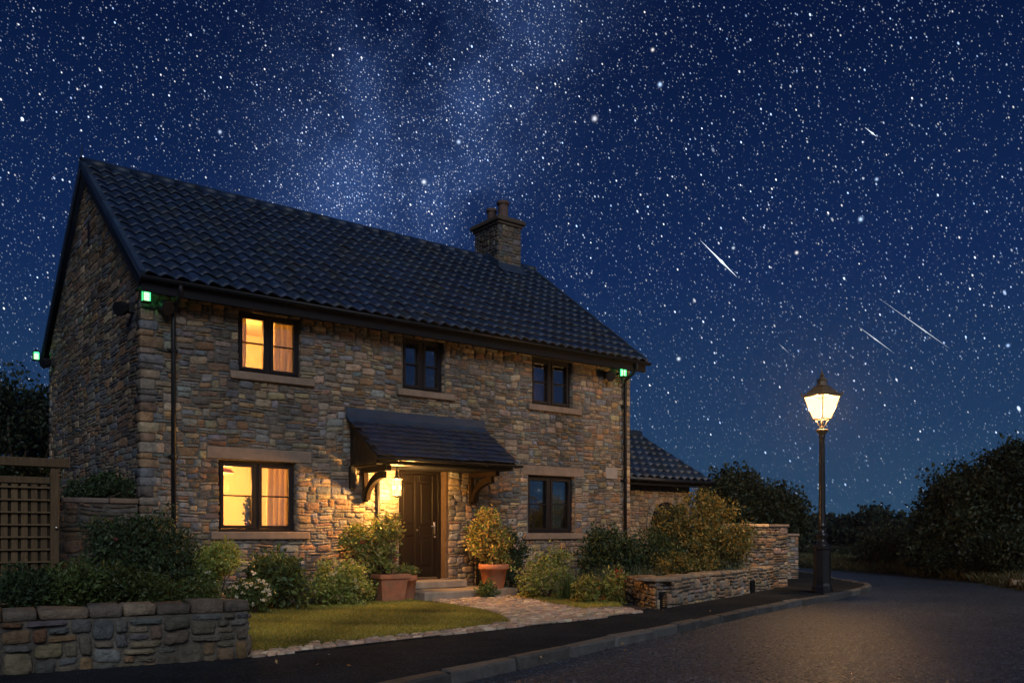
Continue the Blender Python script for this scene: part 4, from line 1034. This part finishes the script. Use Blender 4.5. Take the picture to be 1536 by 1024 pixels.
# ------------------------------------------------------------------ pots
def zz(px,py,d): return atd(px,py,d)
t=thing('planter',(3.84,-.9,0),'square tapered terracotta planter standing before the front door','planter')
mb=MB()
def ring4(cx,cy,r,z): return np.array([(cx-r,cy-r,z),(cx+r,cy-r,z),(cx+r,cy+r,z),(cx-r,cy+r,z)])
def sqpot(mb,cx,cy,prof):
    V=np.vstack([ring4(cx,cy,r,z) for r,z in prof]); F=[(i*4+k,i*4+(k+1)%4,(i+1)*4+(k+1)%4,(i+1)*4+k) for i in range(len(prof)-1) for k in range(4)]+[(3,2,1,0),tuple((len(prof)-1)*4+k for k in range(4))]
    mb.add(V,F)
sqpot(mb,3.84,-.9,[(.205,0),(.21,.01),(.262,.42),(.29,.425),(.295,.435),(.297,.495),(.29,.505),(.262,.505),(.255,.45)])
mk('planter_body',mb,M['terracotta'],t)
mb=MB(); mb.box((3.60,-1.14,.40),(4.08,-.66,.455)); mk('compost',mb,M['soil'],t)
def rpot(x,y,z,r,h,label):
    t=thing('flower_pot',(x,y,z),label,'flower pot'); mb=MB()
    mb.lathe([(r*.66,0),(r*.68,.01),(r*.92,h*.78),(r*1.0,h*.785),(r*1.03,h*.82),(r*1.03,h*.97),(r*.99,h),(r*.9,h),(r*.88,h*.88)],(x,y,z),28); mk('pot_body',mb,M['terracotta'],t,True)
    mb=MB(); mb.lathe([(r*.85,h*.80),(r*.88,h*.89)],(x,y,z),20); mk('compost',mb,M['soil'],t)
rpot(4.27,-.86,0,.17,.47,'small round terracotta pot squeezed between planter and entrance step')
rpot(6.22,-.80,.16,.285,.46,'round rimmed terracotta pot on the entrance step')

# ------------------------------------------------------------------ planting
RED=G((.55,.04,.04),(.6,.10,.05),(.5,.06,.10)); WHITE=G((.75,.7,.55),(.7,.62,.45),(.8,.76,.65)); ORANGE=G((.6,.2,.03),(.65,.28,.05),(.5,.12,.03))
COPPER=G((.20,.10,.035),(.15,.075,.03),(.24,.13,.05),(.10,.08,.03)); SAGE=G((.12,.14,.085),(.15,.165,.10),(.09,.115,.07),(.18,.19,.12))
YG=G((.26,.27,.05),(.18,.22,.045),(.34,.30,.07),(.11,.16,.035),(.36,.27,.08))
def A(x,y,z,rx,ry,rz): return (np.array([x,y,z]),np.array([rx,ry,rz]))
shrub('potted_shrub',(3.84,-.9,.45),[ell(560,815,15.3,34,28),ell(580,795,15.4,20,18),ell(530,808,15.2,22,20),ell(570,845,15.2,26,14)],150,26,.055,.062,YG,201,'leafy yellow green shrub with red blooms growing in the square planter',flowers=(RED,7,.05,None))
shrub('potted_plant',(4.27,-.86,.42),[A(4.27,-.86,.52,.16,.16,.09)],34,18,.035,.05,YG,205,'small leafy plant in the small round pot','plant',nst=6,stem=.006)
shrub('potted_shrub',(6.22,-.80,.58),[ell(734,805,16.8,28,26),ell(732,782,16.9,18,18),ell(742,828,16.7,30,18),ell(716,806,16.7,16,22)],170,26,.05,.055,G(*(list(YG)+[(.42,.20,.07),(.46,.34,.09)])),211,'bushy flowering shrub with orange tips in the round pot on the step',flowers=(np.vstack([ORANGE,RED[:1]]),8,.045,None))
shrub('shrub',(7.25,-.55,0),[ell(768,825,17.4,20,26),ell(762,858,17.3,22,22)],120,24,.06,.06,GREEN_D,215,'dark green shrub against the house just beyond the round pot')
shrub('shrub',(5.75,-1.25,.0),[A(5.78,-1.22,.16,.14,.12,.15)] ,40,20,.04,.05,GREEN_M,217,'small dark leafy clump beside the step under the round pot','plant',nst=5,stem=.005)
shrub('shrub',(*gd(820,15.9),0),[ell(815,862,15.9,34,26),ell(835,845,16.0,22,22),ell(798,872,15.7,20,18)],170,24,.055,.05,G(*(list(GREEN_L)+[(.3,.28,.16)])),221,'pale variegated bush beneath the dark downstairs window',flowers=(WHITE,10,.03,None))
tuft('ornamental_grass',(*gd(905,16.2),.0),260,.62,.10,SAGE,225,'pale green arching grass in front of the dark hedge',width=.007)
tuft('ornamental_grass',(*gd(851,15.6),.0),170,.55,.09,GREEN_M,226,'dark green arching grass beside the variegated bush',width=.008)
tuft('ornamental_grass',(*gd(975,15.9),.12),200,.52,.11,SAGE,227,'pale spiky grass just behind the low vented wall',width=.007)
shrub('flowering_bush',(*gd(893,14.9),0),[ell(890,886,14.9,26,20),ell(878,893,14.8,18,16),ell(915,890,14.9,22,20)],120,24,.05,.06,G(*(list(YG)+[(.16,.10,.03)])),231,'low bush with orange and red flowers at the end of the vented wall',flowers=(ORANGE,16,.03,None),elong=2.6)
shrub('flowering_bush',(*gd(925,15.1),0),[ell(926,880,15.1,14,26)],50,18,.05,.055,YG,233,'upright stem of red flowers leaning on the vented wall end',flowers=(RED,14,.04,None),elong=2.4,nst=8,stem=.006)
shrub('hedge_shrub',(*gd(915,17.2),0),[ell(905,828,17.3,32,34),ell(925,845,17.1,38,38),ell(890,862,17.0,20,28)],420,26,.07,.06,GREEN_D,241,'rounded dark evergreen shrub under the far downpipe')
shrub('hedge_shrub',(*gd(990,17.3),0),[ell(985,832,17.4,40,30),ell(1000,858,17.2,44,26),ell(960,862,17.1,28,26)],380,26,.07,.055,G(*(list(GREEN_D)+list(GREEN_M[:1]))),245,'mid green hedge shrub between the dark evergreen and the autumn shrub')
shrub('autumn_shrub',(*gd(1065,17.9),0),[ell(1050,775,18.1,42,36),ell(1088,790,17.9,34,36),ell(1035,815,17.8,45,34),ell(1080,830,17.6,42,30),ell(1105,812,17.8,24,24),ell(1010,785,18.3,28,30),ell(990,800,18.2,20,26)],430,26,.085,.062,AUTUMN,251,'large golden brown autumn shrub behind the vented wall lit by the street lamp',stem=.02,nst=26)
shrub('shrub',(*gd(1035,16.9),.05),[ell(1010,848,16.7,26,18),ell(1050,848,17.0,24,14)],110,22,.06,.05,AUTUMN,255,'low brown leafy shrub spilling behind the vented wall top')
shrub('shrub',(*gd(1085,17.7),.05),[ell(1085,850,17.6,24,10)],60,20,.05,.05,SAGE,256,'grey green plant behind the far end of the vented wall','plant',nst=6,stem=.006)
# left bed
shrub('evergreen_shrub',(*gd(225,12.4),0),[ell(215,810,12.5,52,34),ell(190,835,12.3,50,42),ell(255,835,12.3,42,40),ell(225,865,12.1,70,30),ell(160,800,12.6,24,24)],620,24,.06,.052,GREEN_D,261,'large dark evergreen shrub in front of the gable corner and side wall',stem=.014,nst=22,flowers=(G((.30,.06,.10),(.25,.10,.05)),6,.03,None))
shrub('shrub',(*gd(318,12.6),0),[ell(318,850,12.6,28,22),ell(335,840,12.7,20,18),ell(300,865,12.5,24,18),ell(335,835,12.2,22,20)],260,24,.045,.045,GREEN_L*1.35,265,'lime green bush under the downstairs lit window',elong=2.4)
tuft('ornamental_grass',(*gd(268,11.2),.02),230,.42,.10,COPPER,267,'copper brown grass tuft behind the low rough wall',width=.006,lean=.7)
shrub('flowering_bush',(*gd(378,12.7),0),[ell(378,892,12.7,28,18),ell(362,890,12.6,18,18)],110,22,.045,.045,GREEN_M,271,'low bush covered in white flowers beside the lawn corner',flowers=(WHITE,62,.03,[ell(378,888,12.6,30,20)]))
shrub('flowering_bush',(*gd(312,11.9),0),[ell(312,878,11.9,14,20)],50,18,.04,.045,GREEN_M,272,'small white and orange flowered plant behind the copper grass',flowers=(WHITE,12,.028,None),nst=6,stem=.005)
shrub('shrub',(*gd(415,13.6),0),[ell(412,862,13.6,34,28),ell(432,878,13.4,28,24),ell(395,880,13.5,22,22)],200,20,.06,.085,G(*(list(GREEN_M)+list(GREEN_D[:2]))),275,'broad leaved dark green bush between the white flowers and the grass',elong=2.2)
tuft('ornamental_grass',(*gd(462,14.3),.0),170,.62,.09,SAGE,277,'thin grey green grass against the house wall under the lit window sill end',width=.005)
shrub('flowering_bush',(*gd(512,14.3),0),[ell(512,866,14.3,34,28),ell(495,882,14.1,28,20),ell(535,885,14.2,24,20)],210,22,.05,.05,GREEN_L*1.2,281,'pale yellow flowered bush beside the square planter',flowers=(G((.6,.5,.2),(.55,.48,.28)),48,.042,None))
shrub('shrub',(*gd(545,14.9),0),[ell(548,880,14.9,20,18)],70,20,.05,.05,GREEN_D,283,'dark low shrub between the pale yellow bush and the planter')
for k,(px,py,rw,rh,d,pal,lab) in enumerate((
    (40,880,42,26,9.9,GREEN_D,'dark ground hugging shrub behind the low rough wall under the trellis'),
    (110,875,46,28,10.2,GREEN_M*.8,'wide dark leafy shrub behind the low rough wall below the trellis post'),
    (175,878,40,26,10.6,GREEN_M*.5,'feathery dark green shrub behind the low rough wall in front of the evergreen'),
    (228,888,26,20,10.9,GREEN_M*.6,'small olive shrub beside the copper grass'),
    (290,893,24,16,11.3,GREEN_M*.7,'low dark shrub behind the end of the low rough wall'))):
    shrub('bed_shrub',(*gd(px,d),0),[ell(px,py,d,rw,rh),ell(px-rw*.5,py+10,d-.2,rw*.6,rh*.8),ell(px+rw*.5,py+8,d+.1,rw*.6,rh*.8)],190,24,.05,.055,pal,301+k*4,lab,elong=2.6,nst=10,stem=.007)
shrub('climber',(-.9,.35,1.3),[ell(135,735,13.9,34,16),ell(190,733,13.9,32,16),ell(160,728,14.0,24,14)],150,22,.06,.055,GREEN_D,331,'dark climbing plant on top of the side wall against the gable','climber')
shrub('climber',(-2.2,-.6,1.6),[ell(40,708,12.2,46,7),ell(-20,708,12.0,40,8)],90,20,.05,.05,GREEN_D,335,'trailing green climber under the trellis top beam','climber')
for k,(px,py,r) in enumerate(((455,897,.09),(474,901,.11),(440,903,.06))):
    x,y=gr(px,py+4); mb=MB(); bm_r=np.random.default_rng(k)
    mb.bbox(np.array([x,y,r*.45]),np.array([r,r*.8,r*.55]),np.eye(3),r*.42,np.array((.20,.19,.22)),r*.10); tag(mk('rock',mb,M['stone'],None,True),['rounded grey violet rock at the lawn edge beneath the dark bush','largest grey violet rock at the lawn edge','small flat grey rock nearest the white flowers'][k],'rock','rocks at the lawn edge')
x,y=gr(622,899); mb=MB(); mb.bbox(np.array([x,y-.12,.03]),np.array([.09,.06,.045]),np.eye(3),.03,np.array((.3,.27,.24)),.008); tag(mk('rock',mb,M['stone'],None,True),'small pale rock at the foot of the small round pot','rock')
# fallen leaves on the pavement and in the gutter
g=np.random.default_rng(77); mb=MB(); Pn=[]
for k in range(70):
    i=g.integers(70,len(KERB)-70); p=KERB[i]; nn=g.uniform(.02,.5)*np.array([.3,-1]); Pn.append((p[0]+nn[0]*.6,p[1]+nn[1]*.6,-.093))
for k in range(34): Pn.append((*(np.array(gr(g.uniform(400,1150),g.uniform(905,1000)))),.008))
leaf_mesh(mb,np.array(Pn),.035,G((.20,.10,.03),(.30,.22,.12),(.14,.08,.03)),78,up=.02); o=mk('fallen_leaves',mb,M['leaf']); tag(o,kind='stuff')

# ------------------------------------------------------------------ trees
def T(px,d,blobs,ht,n,per,rc,size,pal,seed,label,group=None,tr=.12): return tree('tree',(*gd(px,d),-.1),ht,[ell(b[0],b[1],d+b[4],b[2],b[3]) for b in blobs],n,per,rc,size,pal,seed,label,group,tr)
T(1100,27,[(1100,735,38,30,0),(1085,755,36,36,-.5),(1120,760,40,34,.3)],2.0,520,22,.13,.11,G(*(list(TREE_D)+list(TREE_W))),401,'dark rounded tree rising behind the golden autumn shrub',None,.10)
T(1168,27.5,[(1160,765,36,34,0),(1180,775,30,32,.5),(1150,788,34,26,-.3)],1.8,460,22,.13,.11,TREE_D,403,'dark rounded tree behind the tall boundary wall coping',None,.10)
GRP='trees beyond the road bend'
T(1400,27,[(1420,778,38,42,0),(1404,805,32,38,-.5),(1432,760,38,50,.5),(1410,825,44,26,-.8)],2.2,640,24,.15,.12,TREE_D,411,'dark dense roadside tree beyond the bend, nearest the street lamp',GRP,.15)
T(1470,26,[(1465,745,44,48,0),(1495,765,48,54,-.5),(1470,800,46,40,-.9),(1512,725,34,40,.4)],2.6,760,24,.15,.12,TREE_W,413,'olive roadside tree on the verge of the bend between its darker neighbours',GRP,.17)
T(1535,25,[(1530,700,34,34,.3),(1545,740,50,50,0),(1560,790,60,50,-.6),(1520,690,20,22,.3)],3.0,720,24,.15,.12,TREE_D,415,'tallest dark roadside tree on the verge at the edge of the view',GRP,.18)
T(1620,24,[(1610,740,60,60,0),(1640,790,60,50,0)],2.6,400,22,.16,.12,TREE_D,417,'dark roadside tree mostly outside the view beyond the verge',GRP,.16)
shrub('roadside_bush',(*gd(1332,31),.0),[ell(1330,815,31,36,26),ell(1318,828,30.5,28,20),ell(1350,828,30.7,28,22)],330,22,.12,.10,G(*(list(TREE_W)+[(.07,.055,.025)])),421,'round olive brown bush on the verge by the bend, in front of the distant wood','bush',stem=.03)
for k,(px,py,rw,rh,d,lab) in enumerate(((1478,832,26,30,23.6,'dark leafy bush at the foot of the olive roadside tree'),(1520,825,30,34,22.6,'pale edged leafy bush on the verge below the tallest roadside tree'),(1425,838,30,22,25.3,'low dark bush on the verge below the dense roadside tree'))):
    shrub('roadside_bush',(*gd(px,d),.1),[ell(px,py,d,rw,rh),ell(px-rw*.6,py+8,d,rw*.6,rh*.7)],170,22,.09,.085,TREE_W if k==1 else TREE_D,425+k*3,lab,'bush',stem=.02)
T(8,24,[(-5,610,34,36,0),(12,585,24,26,0),(20,640,36,40,.5),(-20,660,40,50,0)],3.2,330,15,.15,.12,TREE_D,431,'loose dark tree behind the trellis with sky showing through',None,.12)
T(52,26,[(52,605,20,24,0),(62,640,26,44,0),(45,665,34,34,.3),(75,620,20,34,0)],3.2,330,15,.15,.12,TREE_D,433,'slim dark tree beside the gable edge behind the side wall',None,.10)
# distant wood and hedge: one mass far down the road
mb=MB(); g=np.random.default_rng(9); bl=[]
for px in range(1150,1480,11):
    hgt=g.uniform(10,26)+(10 if 1290<px<1345 else 0); bl.append(ell(px,812-hgt*.5,74+g.uniform(-4,6),g.uniform(9,15),hgt*.75+8))
leaf_mesh(mb,clumps(bl,2400,14,.30,10,.6)[1],.34,TREE_D,11,None,1.5,.2); tag(mk('distant_wood',mb,M['leaf']),kind='stuff')
mb=MB(); bl=[ell(px,829,46+g.uniform(-1,1),8,5) for px in range(1150,1330,6)]
leaf_mesh(mb,clumps(bl,700,14,.12,12,.7)[1],.13,TREE_W,13,None,1.6,.3); tag(mk('distant_undergrowth',mb,M['leaf']),kind='stuff')
FLD=[gr(*p,-.17) for p in ((1150,836),(1330,836),(1330,846),(1195,847.5),(1150,848))]
blades('field_grass',[FLD],60,.22,.02,GREEN_M*.6,14,lambda B: np.full(len(B),-.17))
x,y=gr(1518,874,0); mb=MB(); mb.bbox(np.array([x+.5,y-.2,.03]),np.array([1.0,.45,.07]),np.array([[.9,.43,0],[-.43,.9,0],[0,0,1]]),.03,np.ones(3),.012); tag(mk('stone_slab',mb,M['slab']),'flat pale stone slab lying on the verge beside the road','slab')

# ------------------------------------------------------------------ meteors, far off
def meteor(a,b,k,r,label,strength):
    d=700.0; p,q=atd(*a,d),atd(*b,d); m=p+(q-p)*k; mb=MB()
    mb.tube([p,p+(m-p)*.6,p+(m-p)*.9,m,m+(q-m)*.25,q],[.02,r*.35,r*.6,r,r*.45,.02],8)
    o=mk('meteor',mb,glow('meteor_light',(.80,.88,1.0),strength)); return tag(o,label,'meteor','meteors in the night sky')
meteor((1050,360),(1106,416),.57,1.1,'brightest long meteor streak in the sky above the house wing',1.6)
meteor((1297,191),(1315,205),.65,.8,'short bright meteor high above the street lamp',1.3)
meteor((1318,447),(1425,523),.62,.5,'longest faint meteor streak beyond the street lamp',.8)
meteor((1288,490),(1342,530),.45,.5,'medium meteor streak just beside the street lamp lantern, under the longest one',.9)
meteor((1168,515),(1184,530),.4,.42,'tiny faint meteor between the house and the street lamp',.5)

# ------------------------------------------------------------------ night sky
W=bpy.data.worlds.new('World'); sc.world=W; W.use_nodes=True; nt=W.node_tree; N=nt.nodes; Lk=nt.links; N.clear()
out=N.new('ShaderNodeOutputWorld'); bg=N.new('ShaderNodeBackground'); tc=N.new('ShaderNodeTexCoord'); dirv=tc.outputs['Generated']
def math_(op,a,b=None,clamp=False):
    n=N.new('ShaderNodeMath'); n.operation=op; n.use_clamp=clamp
    for i,q in enumerate((a,b)):
        if q is None: continue
        if isinstance(q,(int,float)): n.inputs[i].default_value=q
        else: Lk.new(q,n.inputs[i])
    return n.outputs[0]
def vmath(op,a,b=None,s=None):
    n=N.new('ShaderNodeVectorMath'); n.operation=op
    for i,q in enumerate((a,b)):
        if q is None: continue
        if isinstance(q,(tuple,list,np.ndarray)): n.inputs[i].default_value=tuple(float(v) for v in q)
        else: Lk.new(q,n.inputs[i])
    if s is not None:
        if isinstance(s,(int,float)): n.inputs['Scale'].default_value=s
        else: Lk.new(s,n.inputs['Scale'])
    return n.outputs['Value'] if op in('DOT_PRODUCT','LENGTH','DISTANCE') else n.outputs[0]
def mrange(v,a,b,c,d,smooth=False):
    n=N.new('ShaderNodeMapRange'); n.interpolation_type='SMOOTHSTEP' if smooth else 'LINEAR'; Lk.new(v,n.inputs[0])
    for i,q in enumerate((a,b,c,d)): n.inputs[i+1].default_value=q
    return n.outputs[0]
sep=N.new('ShaderNodeSeparateXYZ'); Lk.new(dirv,sep.inputs[0]); elev=sep.outputs[2]
ramp=N.new('ShaderNodeValToRGB'); cr=ramp.color_ramp
stops=[(0.0,(.012,.035,.062)),(.5,(.021,.066,.132)),(.56,(.0110,.040,.110)),(.64,(.0040,.0190,.084)),(.74,(.0015,.0078,.044)),(1.0,(.0006,.0025,.014))]
while len(cr.elements)<len(stops): cr.elements.new(.5)
for e,(p,c) in zip(cr.elements,stops): e.position=p; e.color=(*c,1)
Lk.new(mrange(elev,-1,1,0,1),ramp.inputs[0])
sky=N.new('ShaderNodeTexSky'); sky.sky_type='NISHITA'; sky.sun_disc=False
SUN=np.array([-.30,-.80,.52]); SUN/=np.linalg.norm(SUN)
sky.sun_elevation=math.asin(SUN[2]); sky.sun_rotation=math.atan2(SUN[0],SUN[1])
col=vmath('ADD',ramp.outputs[0],vmath('SCALE',sky.outputs[0],None,.0006))
# milky way: a band about a great circle
def skydir(px,py):
    p=atd(px,py,1.0)-np.array([CAM[0],CAM[1],EYE]); return p/np.linalg.norm(p)
d1,d2=skydir(705,0),skydir(590,330); nb=np.cross(d1,d2); nb/=np.linalg.norm(nb)
ns=N.new('ShaderNodeTexNoise'); ns.inputs['Scale'].default_value=3.2; ns.inputs['Detail'].default_value=9; ns.inputs['Roughness'].default_value=.62; Lk.new(dirv,ns.inputs['Vector'])
ns2=N.new('ShaderNodeTexNoise'); ns2.inputs['Scale'].default_value=6.0; ns2.inputs['Detail'].default_value=8; ns2.inputs['Roughness'].default_value=.6
Lk.new(vmath('ADD',dirv,(3.1,1.7,.4)),ns2.inputs['Vector'])
dist=math_('ADD',vmath('DOT_PRODUCT',dirv,nb),math_('MULTIPLY',math_('SUBTRACT',ns.outputs['Fac'],.5),.15))
gau=math_('POWER',2.718,math_('MULTIPLY',math_('MULTIPLY',dist,dist),-1/(.10**2)))
lane=math_('POWER',2.718,math_('MULTIPLY',math_('MULTIPLY',math_('ADD',dist,-.005),math_('ADD',dist,-.005)),-1/(.035**2)))
cloud=mrange(ns2.outputs['Fac'],.34,.68,0,1,True)
band=math_('MULTIPLY',math_('MULTIPLY',gau,cloud),math_('SUBTRACT',1.0,math_('MULTIPLY',lane,.5)))
col=vmath('ADD',col,vmath('SCALE',(.075,.115,.235),None,band) if False else vmath('SCALE',vmath('ADD',(.034,.070,.185),(0,0,0)),None,band))
# stars: short trails, two populations
sdir=skydir(900,900)-skydir(740,580); sdir/=np.linalg.norm(sdir)
dots=vmath('DOT_PRODUCT',dirv,sdir); vst=vmath('SUBTRACT',dirv,vmath('SCALE',vmath('ADD',sdir,(0,0,0)),None,math_('MULTIPLY',dots,.5)))
def stars(scale,rpx,bright,gamma,seed,thin=None):
    v=N.new('ShaderNodeTexVoronoi'); v.inputs['Scale'].default_value=scale; Lk.new(vmath('ADD',vst,(seed,seed*.7,seed*.3)),v.inputs['Vector'])
    sp=N.new('ShaderNodeSeparateColor'); Lk.new(v.outputs['Color'],sp.inputs[0])
    r=rpx*scale
    rad_=math_('MULTIPLY',mrange(sp.outputs[1],0,1,.55,1.0),r)
    k=math_('SUBTRACT',1.0,math_('DIVIDE',v.outputs['Distance'],rad_),True)
    k=math_('MINIMUM',math_('MULTIPLY',k,2.0),1.0)
    b=math_('MULTIPLY',math_('POWER',sp.outputs[0],gamma),bright)
    b=math_('MULTIPLY',k,b)
    if thin is not None: b=math_('MULTIPLY',b,thin)
    mx=N.new('ShaderNodeMix'); mx.data_type='RGBA'; Lk.new(sp.outputs[2],mx.inputs[0]); mx.inputs[6].default_value=(.40,.60,1.0,1); mx.inputs[7].default_value=(1,.97,.92,1)
    return vmath('SCALE',mx.outputs[2],None,b)
horizon=mrange(elev,.0,.25,.4,1.0)
dens=math_('MULTIPLY',horizon,math_('ADD',.55,math_('MULTIPLY',band,1.5)))
milky=math_('MULTIPLY',band,1.0)
col=vmath('ADD',col,stars(170,.00098,2.6,3.4,0.0,horizon))
col=vmath('ADD',col,stars(290,.00078,1.7,2.2,5.3,dens))
col=vmath('ADD',col,stars(480,.00064,.8,1.5,9.1,dens))
col=vmath('ADD',col,stars(560,.00060,1.3,1.2,4.4,milky))
col=vmath('ADD',col,stars(30,.0019,6.0,7.0,2.2,horizon))
# a handful of bright blue-white stars with a soft corona
for (px,py,s_,b_,c_) in ((990,127,.0016,1.6,(.45,.65,1)),(892,178,.0020,1.1,(.9,.92,1)),(1291,329,.0016,1.5,(.5,.7,1)),(636,273,.0018,1.3,(.8,.88,1)),(1512,518,.0013,1.3,(.4,.6,1)),(979,75,.0012,1.3,(1,.95,.9)),(330,198,.0013,1.2,(.6,.75,1)),(688,213,.0016,1.2,(.6,.75,1)),(1195,379,.0013,1.2,(1,.97,.95)),(1315,269,.0012,1.2,(.5,.7,1)),(1018,538,.0015,1.3,(.8,.9,1)),(1100,372,.0012,1.0,(.7,.85,1))):
    dd=vmath('DISTANCE',dirv,tuple(skydir(px,py))); k_=math_('DIVIDE',dd,s_)
    col=vmath('ADD',col,vmath('SCALE',vmath('ADD',c_,(0,0,0)),None,math_('MULTIPLY',math_('POWER',2.718,math_('MULTIPLY',math_('MULTIPLY',k_,k_),-1.0)),b_)))
Lk.new(col,bg.inputs['Color']); bg.inputs['Strength'].default_value=1.0; Lk.new(bg.outputs[0],out.inputs['Surface'])
W.cycles.sampling_method='MANUAL'; W.cycles.sample_map_resolution=512
# moonlight: weak, soft, from over the road
l=bpy.data.lights.new('moon','SUN'); l.energy=1.3; l.angle=rad(32); l.color=(.90,.95,1.0)
o=bpy.data.objects.new('moon',l); C.objects.link(o); o.rotation_euler=Vector(-SUN).to_track_quat('-Z','Y').to_euler(); o.location=(-6,-16,20)

# thin mist volume, added to give the lamps their halos
hm,nt,N,Lk=mat_new('halo_mist'); out=N.new('ShaderNodeOutputMaterial'); pv_=N.new('ShaderNodeVolumePrincipled')
pv_.inputs['Color'].default_value=(.85,.92,1.0,1); pv_.inputs['Density'].default_value=.0005; pv_.inputs['Anisotropy'].default_value=.80; Lk.new(pv_.outputs[0],out.inputs['Volume'])
mb=MB(); mb.box((-60,-60,-1.5),(130,150,12)); tag(mk('halo_haze',mb,hm),kind='stuff')
# ------------------------------------------------------------------ camera and render
cam=bpy.data.cameras.new('camera'); co=bpy.data.objects.new('camera',cam); C.objects.link(co)
cam.sensor_width=36; cam.lens=36*FOC/1536; cam.shift_y=(800-512)/1536; cam.clip_end=3000; cam.clip_start=.05
co.location=(CAM[0],CAM[1],EYE)
co.rotation_euler=Vector((FW[0],FW[1],0)).to_track_quat('-Z','Y').to_euler()
sc.camera=co
sc.view_settings.view_transform='Standard'; sc.view_settings.look='None'; sc.view_settings.exposure=0; sc.view_settings.gamma=1
sc.cycles.max_bounces=6; sc.cycles.diffuse_bounces=3; sc.cycles.glossy_bounces=3; sc.cycles.transparent_max_bounces=12; sc.cycles.transmission_bounces=3
sc.cycles.sample_clamp_indirect=4.0; sc.cycles.use_denoising=True; sc.cycles.caustics_reflective=False; sc.cycles.caustics_refractive=False
